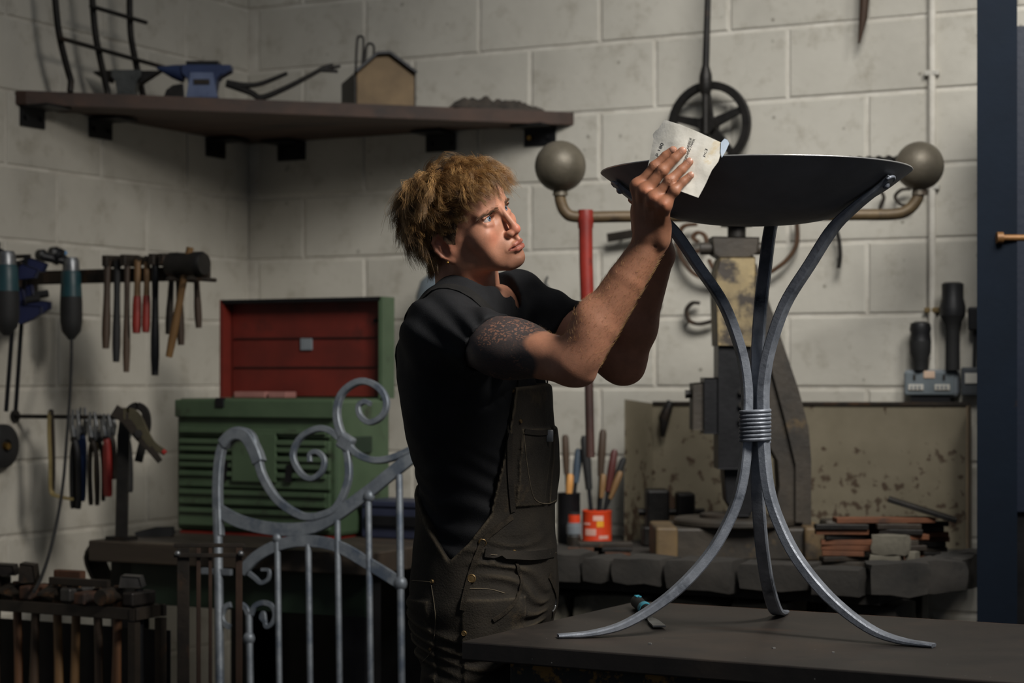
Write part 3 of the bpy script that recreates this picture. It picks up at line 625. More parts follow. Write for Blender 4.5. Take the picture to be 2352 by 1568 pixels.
for i in range(12):
    x = .17+i*.068; kind = ('block', 'block', 'round', 'peen', 'tall', 'peen', 'block', 'peen', 'block', 'long', 'round', 'block')[i]
    hl = (.11, .10, .12, .11, .08, .13, .10, .12, .09, .15, .16, .09)[i]; hm = HM[(0, 1, 2, 1, 0, 1, 3, 1, 2, 3, 1, 0)[i]]; wm = HW[(0, 3, 1, 2, 1, 0, 1, 2, 2, 1, 0, 3)[i]]
    z = HZ+.017; root = thing('hammer', LAB[i], 'hammer', (x, hy, z), 'hammers in the floor rack'); c = Vector((x, hy, z)); ax = Vector((math.sin(.10*math.sin(i*2.1)), -math.cos(.10*math.sin(i*2.1)), 0)); sx = ax.cross(UP)
    h = {'block': .036, 'peen': .036, 'tall': .052, 'long': .032, 'round': .04}[kind]
    if kind == 'round': MB().lathe([(0, -hl/2), (h*.5, -hl/2), (h*.58, -hl*.4), (h*.5, -hl*.1), (h*.5, hl*.1), (h*.58, hl*.4), (h*.5, hl/2), (0, hl/2)], 16, c+UP*h*.58, ax).build('head', hm, root, 40)
    elif kind == 'peen': MB().prism([(-hl*.5, .003), (-hl*.5, h), (hl*.05, h*1.05), (hl*.5, h*.62), (hl*.5, h*.42), (hl*.05, 0)], c+sx*.017, ax, UP, -.034, .003).build('head', hm, root)
    else: MB().box(c+UP*h/2, (.036, hl, h), rotz(.10*math.sin(i*2.1)), .005).build('head', hm, root)
    L = .42+.05*math.sin(i*1.7); tl = .015*math.sin(i*2.9); top = c+UP*(h+.006); bot = c+Vector((tl, .0, -L))
    pts = [top.lerp(bot, k/6) for k in range(7)]; MB().tube(pts, [.011, .012, .0115, .0125, .0145, .015, .012], 10).build('handle', wm, root, 40)
# loose bars laid over the rack heads
for i, (a, b, r) in enumerate((((116, 1368), (250, 1392), .010), ((130, 1352), (190, 1345), .017))):
    p0, p1 = onY(*a, hy-.02+.05*i), onY(*b, hy-.02+.05*i); zt = HZ+.0588+r; p0.z = p1.z = zt
    tag(MB().tube([p0, p1], 1, flat=(r*2, r*1.4, UP)).build('steel_bar', RUST if i else IRON2), ('flat brown steel bar laid across the hammer heads', 'short rusty bar end resting on the hammer heads')[i], 'bar')
for i, (px, w, h, zs) in enumerate(((10, .05, .03, .0748), (62, .038, .05, .0606), (300, .05, .03, .0632))):
    p = onY(px, 1350, hy-.02); p.z = HZ+zs
    tag(MB().prism([(-w*.6, 0), (-w*.5, h), (w*.45, h*.9), (w*.6, 0)], p, RX, UP, -.05, .004).build('swage_block', HM[i]), ('dark iron swage lying above the wall end of the rack', 'upright brown swage standing on the rack hammers', 'low grey swage lying near the free end of the rack')[i], 'swage')
# ------------------------------------------------------------------ things on the back wall
def wall_scroll(name, label, cat, strokes, off=.04, mat=None):
    c = onY(*strokes[0][0][0], -off); t = thing(name, label, cat, c)
    for pts, w in strokes:
        MB().tube([onY(a, b, -off) for a, b in spline(pts, 6)], 1, flat=(w, w*.7, (0, 1, 0))).build('scroll', mat or IRON2, t)
    MB().tube([onY(*strokes[0][0][len(strokes[0][0])//2], -off), onY(*strokes[0][0][len(strokes[0][0])//2], 0)], .004, 8).build('wall_pin', IRON, t)
    return t
RB = M('rust_scroll', (98, 70, 48), (66, 50, 38), 9, .6, .3, .2)
wall_scroll('iron_scroll', 'large rusty double scroll on the wall behind the press screw', 'scroll', [
    ([(1604, 556), (1592, 545), (1602, 534), (1618, 540), (1622, 560), (1600, 578), (1572, 565), (1556, 535), (1556, 560), (1570, 600), (1600, 632), (1650, 645)], .016),
    ([(1600, 515), (1570, 520), (1556, 545)], .016), ([(1830, 505), (1830, 560), (1806, 598), (1770, 625)], .016), ([(1628, 596), (1640, 620), (1654, 640)], .015)], .05, RB)
wall_scroll('iron_scroll', 'small open C-scroll of iron beside the press column', 'scroll', [([(1606, 696), (1590, 696), (1577, 712), (1582, 735), (1606, 744), (1640, 736)], .016)], .04, IRON2)
wall_scroll('iron_scroll', 'small curled iron hook on the wall behind the far forearm', 'scroll', [([(1500, 680), (1514, 690), (1516, 706), (1504, 722), (1492, 724)], .014)], .04, IRON2)
wall_scroll('iron_hook', 'slim pale S-shaped wire hook hanging on the wall above the far shoulder', 'hook', [([(1258, 634), (1254, 650), (1264, 668), (1270, 700)], .007)], .015, STEEL)
wall_scroll('iron_rod', 'dark curved rod hanging on the wall under the bowl rim', 'rod', [([(1916, 515), (1926, 545), (1930, 585), (1926, 616)], .014)], .05, IRON)
wall_scroll('iron_scroll', 'iron scroll with looped ends on the wall behind the right ball', 'scroll', [([(2020, 480), (2030, 455), (2024, 440)], .012), ([(2096, 470), (2070, 470), (2056, 452), (2070, 436), (2092, 434)], .012)], .04, IRON2)
c = onY(1425, 540, -.05); t = thing('flat_bar', 'short dark flat bar pegged on the wall left of the press screw', 'bar', c)
MB().tube([onY(1396, 546, -.05), onY(1470, 534, -.05)], 1, flat=(.028, .012, UP)).build('bar', IRON2, t)
MB().tube([onY(1430, 541, -.05), onY(1430, 541, 0)], .005, 8).build('peg', IRON, t)
c = onY(2010, 372, -.05); t = thing('twisted_bar', 'dark twisted iron bar fixed to the wall beside the right ball', 'bar', c)
m = MB(); n = 40; a, b = onY(1950, 372, -.05), onY(2085, 368, -.05); ax = (b-a).normalized(); e1 = UP; e2 = ax.cross(UP)
for i in range(n+1):
    th = i/n*6*math.pi
    for k in range(4):
        an = th*.5+k*math.pi/2; m.v.append(a.lerp(b, i/n)+(e1*math.cos(an)+e2*math.sin(an))*.017)
m.f = [(i*4+k, i*4+(k+1) % 4, (i+1)*4+(k+1) % 4, (i+1)*4+k) for i in range(n) for k in range(4)]+[(3, 2, 1, 0), (n*4, n*4+1, n*4+2, n*4+3)]
m.build('twisted_shaft', IRON, t); MB().tube([a.lerp(b, .5), a.lerp(b, .5)+Vector((0, .05, 0))], .006, 8).build('peg', IRON, t)
# hanging spike
t = thing('iron_spike', 'rusty tapered iron spike hanging point down high on the wall', 'spike', onY(1972, 100, -.06))
MB().tube([onY(1990, -80, -.06), onY(1983, 40, -.06), onY(1973, 100, -.06)], [.0165, .0135, .003], 10).build('spike', M('spike_rust', (78, 58, 44), (54, 42, 34), 9, .6, .3), t, 40)
MB().tube([onY(1990, -60, -.06), onY(1990, -60, 0)], .006, 8).build('peg', IRON, t)
# hand wheel on a rod
wc = onY(1629, 288, -.07); wr = 97/FPX*(wc-CAM).dot(FW)
t = thing('hand_wheel', 'black cast iron spoked hand wheel hanging on a long rod', 'wheel', wc-UP*wr)
ring = [wc+Vector((math.cos(a), 0, math.sin(a)))*wr*.945 for a in np.linspace(0, 2*math.pi, 49)]
MB().tube(ring, 1, flat=(.022, .026, (0, 1, 0)), caps=False).build('rim', IRON, t)
for k in range(5):
    an = math.radians(22+72*k); d = Vector((math.cos(an), 0, math.sin(an)))
    MB().tube([wc+d*.02, wc+d*wr*.93], [1.25, .8], flat=(.026, .012, d.cross(Vector((0, 1, 0))))).build('spoke', IRON, t)
MB().lathe([(0, -.03), (.028, -.03), (.03, 0), (.028, .02), (0, .02)], 18, wc, (0, 1, 0)).build('hub', IRON, t, 40)
top = onY(1629, -110, -.10)
MB().tube([wc+Vector((0, -.032, -.03)), wc+Vector((0, -.032, wr*1.1)), top], [.0115, .0115, .009], 10).build('rod', IRON, t, 40)
MB().lathe([(.012, .05), (.02, .02), (.022, -.02), (.014, -.04)], 12, wc+Vector((0, -.03, wr)), UP).build('rod_boss', IRON, t, 40)
MB().tube([top, Vector((top.x, 0, top.z+.02))], .008, 8).build('wall_hook', IRON, t)
# sockets
sc = onY(2141, 880, -.03)
t = thing('twin_socket', 'grey metal-clad twin wall socket with two pale switches', 'socket', sc-UP*.04)
MB().box(sc, (.165, .05, .082), bev=.012).build('back_box', GREY, t)
MB().box(sc+Vector((0, -.027, .0)), (.15, .01, .07), bev=.004).build('face_plate', M('socket_face', (112, 120, 124), (96, 104, 108), 10, .5), t)
for s in (-1, 1):
    MB().box(sc+Vector((s*.04, -.034, -.012)), (.046, .006, .018), bev=.002).build('switch', PALE, t)
    for k in (-1, 0, 1): MB().box(sc+Vector((s*.04+k*.012, -.0375, -.012)), (.005, .002, .01)).build('switch_mark', GREY, t)
    MB().box(sc+Vector((s*.045, -.033, .018)), (.007, .004, .016)).build('socket_slot', IRON2, t)
MB().box(sc+Vector((0, -.032, .026)), (.034, .006, .022), bev=.002).build('paper_tag', M('peach_tag', (212, 184, 160), (196, 166, 142), 9, .7), t)
MB().box(sc+Vector((0, 0, -.048)), (.12, .046, .014)).build('lower_lip', BLACKP, t)
s2 = onY(2238, 876, -.03)
t = thing('switch_box', 'second dark grey switch box with pale label beside the stanchion', 'switch', s2-UP*.04)
MB().box(s2, (.07, .05, .085), bev=.006).build('box', M('dark_grey_box', (72, 76, 80), None, 9, .5), t)
MB().box(s2+Vector((.0, -.028, .01)), (.04, .006, .03)).build('label', PALE, t)
def wall_tool(px, yt, yb, w, label, prof, off):
    a, b = onY(px, yt, -off), onY(px, yb, -off); L = a.z-b.z; r = w/2/FPX*(a-CAM).dot(FW)
    t = thing('rubber_lamp', label, 'inspection lamp', b, 'inspection lamps by the sockets')
    MB().lathe([(x*r, h*L) for x, h in prof[0]], 20, b, UP).build('handle', RUBBER, t, 40)
    MB().lathe([(x*r, h*L) for x, h in prof[1]], 20, b, UP).build('lamp_head', BLACKP, t, 40)
    return t
H1 = ([(0, 0), (.5, 0), (.55, .25), (.62, .45)], [(.62, .45), (.95, .62), (1, .75), (1, .95), (.85, 1), (0, 1)])
wall_tool(2114, 738, 850, 50, 'short black rubber lamp standing above the twin socket', ([(0, 0), (.62, 0), (.66, .2), (.95, .36), (1, .6)], [(1, .6), (.9, .76), (1, .84), (.9, .96), (.5, 1), (0, 1)]), .055)
wall_tool(2188, 648, 850, 60, 'taller black rubber lamp standing beside the stanchion', ([(0, 0), (.55, 0), (.52, .45), (.62, .53), (.95, .62)], [(.95, .62), (1, .72), (.82, .82), (.84, .98), (.6, 1), (0, 1)]), .06)
c = onY(2247, 732, -.03); tag(MB().box(c, (.05, .06, .07), bev=.006).build('junction_box', BLACKP), 'small black junction box on the wall beside the taller lamp', 'junction box')
c = onY(2216, 880, -.02)
a = onY(2240, 770, -.03); t = tag(MB().tube([a+Vector((0, 0, .02)), onY(2238, 850, -.03)], .006, 8).build('power_cable', RUBBER), 'black cable between the junction box and the switch box', 'cable')
# ------------------------------------------------------------------ stone forge hearth
HT = .811; HYF = -1.031; HX0 = 1.46
STONE = M('sooty_stone', (54, 50, 45), (38, 36, 33), 7, .85, 0, .7, 25, c3=(28, 27, 25), c3scale=4)
STONE2 = M('pale_stone', (112, 107, 94), (84, 80, 70), 8, .85, 0, .6, 30, c3=(62, 58, 50), c3scale=5)
def stone(name, c, size, seed, mat, parent, R=None):
    bm = bmesh.new(); bmesh.ops.create_cube(bm, size=1); bmesh.ops.subdivide_edges(bm, edges=bm.edges[:], cuts=2, use_grid_fill=True)
    for v in bm.verts:
        p = v.co*2; k = 1-.05*(abs(p.x)*abs(p.y)+abs(p.y)*abs(p.z)+abs(p.x)*abs(p.z))/1.5
        v.co = Vector((p.x*k*size[0]/2, p.y*k*size[1]/2, p.z*k*size[2]/2))+Vector([noise.noise(v.co*2.3+Vector((seed*7.1+i*3, seed, 0)))*min(size)*.11 for i in range(3)])
    bm.verts.index_update(); m = MB(); vs = [v.co.copy() for v in bm.verts]
    if R is not None: vs = [R @ v for v in vs]
    m.add([v+Vector(c) for v in vs], [tuple(v.index for v in f.verts) for f in bm.faces]); bm.free()
    return m.build(name, mat, parent, 50)
hearth = thing('forge_hearth', 'sooty stone forge hearth with a kerb of rough blocks', 'hearth', (2.1, -.6, 0))
HX1 = 2.64
MB().box(((HX0+HX1)/2, HYF/2-.03, HT-.035), (HX1-HX0, -HYF-.10, .07)).build('hearth_bed', STONE, hearth)
xs = [onY(px, 1290, HYF).x for px in (1120, 1240, 1350, 1420, 1540, 1704, 1870, 1990)]
for i in range(len(xs)-1):
    w = xs[i+1]-xs[i]-.006; stone('kerb_stone', ((xs[i]+xs[i+1])/2, HYF+.02, HT-.008+.004*math.sin(i*3)), (w, .15+.02*math.sin(i*5), .074+.008*math.sin(i*2)), i, STONE, hearth)
x9 = xs[-1]
for i, (dx, dy, an) in enumerate(((.06, .05, .5), (.125, .15, .9), (.15, .30, 1.4), (.15, .46, 1.5))):
    stone('kerb_stone', (x9+dx, HYF+.01+dy, HT-.002), (.16, .10, .085), 20+i, STONE, hearth, rotz(an))
k = 0
for z0, z1 in ((.0, .20), (.204, .40), (.404, .56), (.564, .735)):
    x = HX0+.02+(.1 if k % 2 else 0); k += 1
    while x < 2.36:
        w = .21+.05*math.sin(x*17+k); stone('base_stone', (x+w/2, HYF+.105, (z0+z1)/2), (w-.008, .16, z1-z0-.006), int(x*40)+k, STONE2, hearth); x += w
for i, (x, y, z, s) in enumerate(((2.60, -.90, .20, .38), (2.60, -.88, .52, .24), (2.58, -.88, .69, .10))): stone('base_stone', (x, y, z), (.2, .2, s), 60+i, STONE2 if i % 2 else STONE, hearth)
MB().box((2.05, -.45, .36), (1.1, .06, .70)).build('rear_pier', STONE, hearth)
# splash plate
def splash_mat():
    m, nt, b = new_mat('splash_cream'); vec = N(nt, 'ShaderNodeTexCoord').outputs['Object']
    n = noise_n(nt, vec, 5, 6); r = ramp(nt, n.outputs[0], [(.3, lin((126, 117, 98))), (.7, lin((104, 96, 78)))]); sx = N(nt, 'ShaderNodeSeparateXYZ'); nt.links.new(vec, sx.inputs[0])
    zr = N(nt, 'ShaderNodeMapRange'); zr.inputs[1].default_value = 0; zr.inputs[2].default_value = .42; zr.inputs[3].default_value = .075; zr.inputs[4].default_value = -.06; nt.links.new(sx.outputs[2], zr.inputs[0])
    out = r.outputs[0]
    for sc, lo in ((30, .59), (13, .62)):
        n2 = noise_n(nt, vec, sc, 4, .55); ad = N(nt, 'ShaderNodeMath', operation='ADD'); nt.links.new(n2.outputs[0], ad.inputs[0]); nt.links.new(zr.outputs[0], ad.inputs[1])
        f = ramp(nt, ad.outputs[0], [(lo, (0, 0, 0)), (lo+.045, (.85, .85, .85))]); out = mixc(nt, f.outputs[0], out, lin((60, 42, 28)))
    nt.links.new(out, b.inputs['Base Color']); b.inputs['Roughness'].default_value = .6; return m
SPL = splash_mat()
t = thing('splash_plate', 'tall cream sheet steel splashback freckled with rust behind the press', 'splashback', (2.1, -.09, HT))
a, b = onY(1500, 926, -.09), onY(2228, 918, -.09); zt = a.z
def sheet(m, p0, p1, z0, za, zb, th=.004):
    d = (Vector(p1)-Vector(p0)); d.z = 0; n = Vector((-d.y, d.x, 0)).normalized()*th; p0 = Vector(p0); p1 = Vector(p1)
    vs = [Vector((p.x, p.y, z))+o for o in (Vector(), n) for p, z in ((p0, z0), (p1, z0), (p1, zb), (p0, za))]
    return m.add(vs, [(0, 1, 2, 3), (7, 6, 5, 4), (0, 4, 5, 1), (1, 5, 6, 2), (2, 6, 7, 3), (3, 7, 4, 0)])
sheet(MB(), a, b, HT, zt, zt+.004).build('back_sheet', SPL, t)
l0 = onY(1437, 917, -.30); sheet(MB(), l0, a, HT, l0.z, zt).build('side_sheet', SPL, t)
MB().tube([Vector((a.x, a.y, zt)), Vector((b.x, b.y, zt+.004))], 1, flat=(.012, .012, UP)).build('top_lip', IRON2, t)
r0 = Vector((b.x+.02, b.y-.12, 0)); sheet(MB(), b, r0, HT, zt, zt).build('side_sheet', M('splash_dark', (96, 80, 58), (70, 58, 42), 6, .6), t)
c = onY(1525, 960, -.13); MB().tube([onY(1540, 922, -.11), c, onY(1522, 1002, -.12)], [.012, .018, .007], 10).build('hanging_hook', IRON, t, 40)
# ------------------------------------------------------------------ fly press
FY = 5.60
def S(px, py, d=0): return P(px, py, FY+d)
CREAM = M('chipped_cream', (150, 132, 94), (112, 98, 70), 9, .6, 0, .4, 30, c3=(50, 42, 34), c3scale=8, c3lo=.5, c3hi=.6)
DCAST = M('dark_casting', (62, 55, 46), (42, 38, 33), 8, .6, .2, .4, 40, c3=(96, 78, 50), c3scale=7, c3lo=.6, c3hi=.72)
BALLM = M('cast_ball', (112, 104, 90), (84, 78, 66), 7, .5, .35, .25, 50, c3=(78, 58, 44), c3scale=6)
po = S(1690, 1280); press = thing('fly_press', 'cast iron fly press with two ball weights on a cross arm', 'fly press', (po.x, po.y, HT))
def spoly(name, pts, d0, th, mat, bev=.004):
    o = S(1690, 1280, d0); k = (FY)/FPX
    pl = [((px-1690)*k, (1280-py)*k) for px, py in pts]
    return MB().prism(pl, o, RX, UP, -th, bev).build(name, mat, press)    # extrudes away from the camera
spoly('frame', [(1648, 615), (1738, 612), (1768, 705), (1800, 800), (1834, 900), (1856, 985), (1862, 1060), (1862, 1205), (1772, 1205), (1790, 1120), (1786, 1060), (1764, 1020), (1735, 1002), (1648, 990)], -.05, .10, DCAST, 0)
spoly('frame_rib', [(1735, 640), (1752, 690), (1786, 800), (1816, 900), (1838, 990), (1844, 1060), (1844, 1200), (1826, 1200), (1826, 1070), (1800, 960), (1765, 830), (1735, 720)], -.066, .015, DCAST, 0)
spoly('painted_head', [(1656, 600), (1734, 600), (1734, 780), (1726, 802), (1650, 800), (1645, 640)], -.085, .17, CREAM)
spoly('head_shoulder', [(1648, 640), (1738, 640), (1730, 622), (1720, 606), (1665, 606)], -.075, .15, CREAM)
spoly('slide', [(1650, 800), (1724, 800), (1724, 1080), (1650, 1080)], -.075, .12, DSTEEL)
spoly('ram', [(1662, 1078), (1752, 1078), (1748, 1150), (1720, 1186), (1690, 1186), (1668, 1150)], -.045, .09, DSTEEL)
spoly('gib_block', [(1592, 884), (1640, 880), (1652, 905), (1652, 990), (1592, 990)], -.06, .10, DCAST)
spoly('gib_plate', [(1618, 872), (1655, 872), (1655, 1000), (1618, 1000)], -.07, .11, DSTEEL)
MB().tube([S(1600, 905, -.02), S(1574, 905, -.02)], [.009, .012], 12).build('adjuster', IRON, press, 40)
for py in (900, 930, 965): MB().tube([S(1702, py, -.075), S(1702, py, -.09)], .008, 6).build('bolt', IRON, press)
MB().lathe([(.0, 0), (.050, 0), (.052, .012), (.046, .03), (.046, .05), (.03, .062), (0, .062)], 24, S(1692, 600)-UP*.012, UP).build('collar_nut', DCAST, press, 40)
spoly('collar_block', [(1636, 550), (1744, 552), (1740, 585), (1720, 598), (1656, 598), (1640, 588)], -.055, .11, DCAST)
MB().tube([S(1650, 570, -.03), S(1608, 571, -.03)], [.019, .0175], 14).build('lug', DCAST, press, 40)
MB().tube([S(1725, 570, -.03), S(1752, 571, -.03)], [.019, .0175], 14).build('lug', DCAST, press, 40)
n = 90; MB().tube([S(1692, 560), S(1692, 470)], .026, 18).build('screw', IRON, press, 40)
MB().lathe([(0, -.03), (.045, -.03), (.048, 0), (.045, .03), (.02, .05), (0, .05)], 22, S(1692, 496), UP).build('hub', IRON2, press, 40)
ARM = M('arm_paint', (104, 86, 58), (74, 60, 44), 8, .55, .2, .3, 40, c3=(56, 46, 38), c3scale=6)
arm = spline([(1287, 428), (1287, 458), (1300, 488), (1330, 498), (1450, 497), (1690, 496), (1950, 493), (2050, 492), (2085, 482), (2106, 458), (2112, 432)], 6)
MB().tube([S(a, b) for a, b in arm], .0165, 14).build('cross_arm', ARM, press, 50)
for px, py, r in ((1287, 382, 59), (2112, 381, 56)):
    c = S(px, py); b = MB().ball(c, r/FPX*FY, 36).build('ball_weight', BALLM, press, True)
    MB().lathe([(.022, -.082), (.020, -.066), (.016, -.05)], 14, c, UP).build('neck', BALLM, b, 40)
MB().tube([S(a, b, -.01) for a, b in ((1345, 505), (1346, 600), (1349, 690))], .0195, 16).build('red_handle_grip', REDP, press, 40)
MB().tube([S(a, b, -.01) for a, b in ((1349, 688), (1353, 900), (1356, 1050))], [.0125]*3, 14).build('handle_shaft', M('maroon_iron', (74, 50, 44), (52, 38, 34), 8, .55, .2), press, 40)
MB().lathe([(.021, -.03), (.024, 0), (.021, .022)], 16, S(1345, 500, -.005), UP).build('handle_socket', REDP, press, 40)
OCB = M('ochre_base', (104, 84, 54), (78, 63, 42), 8, .65, 0, .4, 30, c3=(52, 44, 34), c3scale=7)
MB().box(po.lerp(po, 0)+UP*(HT-po.z)+UP*.046+FW*.02, (.465, .26, .092), rotz(YAW), .008).build('base', DCAST, press)
for s in (-1, 1): MB().box(Vector((po.x, po.y, HT))+RX*s*.205+UP*.048-FW*.012, (.062, .25, .096), rotz(YAW), .008).build('base_pad', OCB, press)
MB().lathe([(0, .09), (.168, .09), (.174, .096), (.174, .106), (.168, .112), (0, .112)], 44, Vector((po.x, po.y, HT))+FW*.02, UP).build('bolster_plate', DCAST, press, 40)
MB().lathe([(0, .112), (.07, .112), (.07, .122), (.06, .126), (0, .126)], 32, Vector((po.x, po.y, HT))+FW*.02-RX*.03, UP).build('die', IRON2, press, 40)
# dark vice left of the press
q = onZ(1535, 1200, HT); q = P(1535, 1190, 6.02); q.z = HT
t = thing('bench_vice', 'black iron vice standing on the hearth left of the press', 'vice', q)
MB().box(q+UP*.03, (.16, .12, .06), rotz(YAW), .006).build('vice_base', IRON, t)
MB().box(q+UP*.11-RX*.035, (.07, .11, .12), rotz(YAW), .008).build('fixed_jaw', IRON, t)
MB().box(q+UP*.10+RX*.05, (.055, .10, .12), rotz(YAW), .008).build('moving_jaw', IRON, t)
MB().tube([q+UP*.10-RX*.09, q+UP*.10+RX*.11], .011, 12).build('vice_screw', IRON, t, 40)
# scrap iron on the hearth
RUST2 = M('orange_rust', (112, 68, 42), (78, 50, 34), 9, .8, .1, .5, 40, c3=(50, 42, 38), c3scale=6)
def scrap(px, Y, z, L, w, th, an, mat, label, group=None, tilt=0, name='scrap_bar', cat='scrap iron'):
    p = P(px, HY, Y); p.z = HT+z+th/2; R = rotz(YAW+an) @ Matrix.Rotation(tilt, 3, 'Y')
    return tag(MB().box(p, (L, w, th), R, min(w, th)*.12).build(name, mat), label, cat, group)
rr = random.Random(5); mats = [(IRON, 'black iron'), (IRON2, 'brown iron'), (RUST, 'rust-brown'), (RUST2, 'orange-rusted'), (DCAST, 'grimy cast')]
def words(L, w, lv): return ('short ' if L < .13 else 'long ' if L > .19 else 'stubby ' if w > .035 else '')+('narrow ' if w < .022 else 'broad ' if w > .030 else 'flat '), ('at the bottom of' if lv < .25 else 'low in' if lv < .5 else 'high in' if lv < .75 else 'on top of')
lay = 0
for i in range(32):
    lv = i/32; k4 = i % 4; px = (1935, 1996, 2066, 2120)[k4]+rr.uniform(-12, 12); Y = (5.345, 5.455, 5.350, 5.460)[k4]+rr.uniform(-.008, .008); L, w = rr.uniform(.09, .145), rr.uniform(.016, .04); m_ = mats[rr.randrange(5)]; s1, s2 = words(L, w, lv)
    lay = i//4; scrap(px, Y, .0005+lay*.0142, L, w, rr.uniform(.0130, .0142), rr.uniform(-.22, .22), m_[0], s1+m_[1]+' bar '+s2+' the scrap heap on the hearth', 'scrap bars heaped on the hearth', rr.uniform(-.006, .006))
scrap(2030, 5.40, .114, .27, .06, .014, .06, RUST2, 'longest orange-rusted bar lying across the crest of the scrap heap', None, 0)
scrap(2118, 5.42, .1415, .19, .10, .012, -.2, IRON, 'dark flat plate propped at a slant on the scrap heap', None, .30, 'iron_plate')
scrap(1935, 5.72, .001, .12, .08, .10, .1, DCAST, 'dark boxy casting behind the scrap heap', None, 0, 'iron_casting')
for i, (px, Y, sx, sz, z) in enumerate(((2046, 5.272, .10, .055, .0525), (2036, 5.268, .085, .036, .007), (2096, 5.270, .028, .046, .012))):
    p = P(px, HY, Y); p.z = HT+z+.012
    tag(stone('pale_stone', p, (sx, .045, sz), 90+i, STONE2, None), ('larger pale stone lodged in the scrap heap', 'low flat pale stone at the foot of the scrap heap', 'small pale stone chip beside the larger stone')[i], 'stone')
for i in range(9):
    px = (1336, 1378, 1420)[i % 3]+rr.uniform(-4, 4); L, w = rr.uniform(.072, .098), rr.uniform(.018, .032); m_ = mats[(i*2+i//3) % 3]; s1, s2 = words(L+.05, w, i/9)
    scrap(px, (5.54, 5.605, 5.54)[i % 3], .0005+(i//3)*.0112, L, w, .011, rr.uniform(-.15, .15), m_[0], s1+m_[1]+' offcut '+s2+' the pile beside the orange tin', 'offcuts by the orange tin')
scrap(1390, 5.575, .0340, .15, .075, .012, .02, IRON2, 'flat steel plate lying over the offcuts by the press base', None, 0, 'steel_plate')
# tin of files and neighbouring jars
ORG = M('orange_tin', (214, 70, 30), (196, 56, 24), 5, .45, 0, .08); WHT = M('tin_white', (226, 176, 160), None, 9, .5); YLW = M('tin_yellow', (240, 170, 40), None, 9, .5)
q = onZ(1371, 1250, HT); tin = thing('tin_can', 'bright orange-red tin can with pale label marks on the hearth', 'tin', q); R0 = .0445
MB().lathe([(0, 0), (R0, 0), (R0*1.02, .004), (R0, .008), (R0, .098), (R0*1.03, .102), (R0*.95, .105), (R0*.94, .03), (0, .03)], 32, q, UP).build('can', ORG, tin, 40)
def patch(z0, z1, a0, a1, mat):
    m = MB(); n = 8
    for i in range(n+1):
        a = a0+(a1-a0)*i/n; d = (RX*math.sin(a)-FW*math.cos(a))*(R0+.0008)
        m.v += [q+d+UP*z0, q+d+UP*z1]
    m.f = [(2*i, 2*i+2, 2*i+3, 2*i+1) for i in range(n)]; return m.build('label_mark', mat, tin)
patch(.03, .05, -.9, -.1, WHT); patch(.075, .09, -.3, .4, WHT); patch(.056, .074, -.05, .42, YLW); patch(.02, .03, .1, .8, WHT); patch(.062, .068, -1.2, -.5, WHT)
def stick(px0, py0, px1, py1, Y, r, hm, label, name='file', cat='file', k=.5, grp='files standing in the tins'):
    a, b = P(px0, py0, Y), P(px1, py1, Y); t = thing(name, label, cat, b, grp); m = a.lerp(b, k); n = (b-a).normalized()
    MB().tube([a, a.lerp(m, .08), a.lerp(m, .5), m], [r*.6, r, r*1.1, r*.8], 12).build('handle', hm, t, 40)
    MB().tube([m, b], 1, flat=(r*1.0, r*.5, RX)).build('blade', DSTEEL, t); return t
Yq = (q-CAM).dot(FW)
stick(1385, 986, 1372, 1225, Yq+.015, .0115, WOODD, 'file with a tall dark brown wooden handle in the orange tin', k=.45)
stick(1412, 1032, 1380, 1225, Yq-.012, .011, M('dark_red_handle', (84, 40, 36), None, 9, .5), 'file with a dark red handle leaning right in the orange tin', k=.5)
stick(1386, 1088, 1374, 1225, Yq-.026, .009, WOODH, 'file with a tan handle upright in the orange tin', k=.4)
stick(1426, 1082, 1370, 1222, Yq+.0, .0095, WOODH, 'file with a tan handle leaning towards the splashback', k=.45)
stick(1342, 1000, 1362, 1225, Yq+.025, .013, RUBBER, 'file with a thick black handle in the orange tin', k=.55)
stick(1434, 1050, 1370, 1220, Yq+.027, .010, RUBBER, 'rasp with a black grip leaning against the splashback edge', k=.5)
q2 = onZ(1306, 1246, HT); t = thing('black_pot', 'black pot of tools between the man and the orange tin', 'pot', q2); Y2 = (q2-CAM).dot(FW)
MB().lathe([(0, 0), (.036, 0), (.036, .15), (.038, .153), (.033, .153), (.033, .01), (0, .01)], 24, q2, UP).build('pot', BLACKP, t, 40)
stick(1298, 998, 1306, 1225, Y2+.01, .0105, WOODD, 'file with a brown wooden handle standing in the black pot', k=.4)
stick(1330, 1030, 1310, 1225, Y2-.01, .012, M('slate_handle', (70, 84, 98), None, 9, .5), 'file with a slate-blue handle standing in the black pot', k=.4)
stick(1310, 1088, 1300, 1225, Y2-.021, .0105, M('fresh_wood', (212, 154, 86), (190, 130, 66), 20, .5, wood='z'), 'short scraper with a fresh pale wooden handle standing in the black pot', 'scraper', 'scraper', .42, None)
q3 = onZ(1317, 1248, HT); q3 = q3-FW*.075; zz = HT
for i, (h, r, m1, m2, lb) in enumerate(((.036, .021, IRON2, STEEL, 'brown jar at the bottom of the stack by the orange tin'), (.034, .023, GREY, GREY, 'grey jar in the middle of the stack by the orange tin'), (.03, .018, ORG, RUBBER, 'small orange jar topping the stack by the orange tin'))):
    c = Vector((q3.x, q3.y, zz)); t = thing('small_jar', lb, 'jar', c)
    MB().lathe([(0, 0), (r, 0), (r, h*.75), (r*.85, h*.8)], 20, c, UP).build('jar', m1, t, 40); MB().lathe([(r*.92, h*.76), (r*.92, h), (0, h)], 20, c, UP).build('lid', m2, t, 40); zz += h
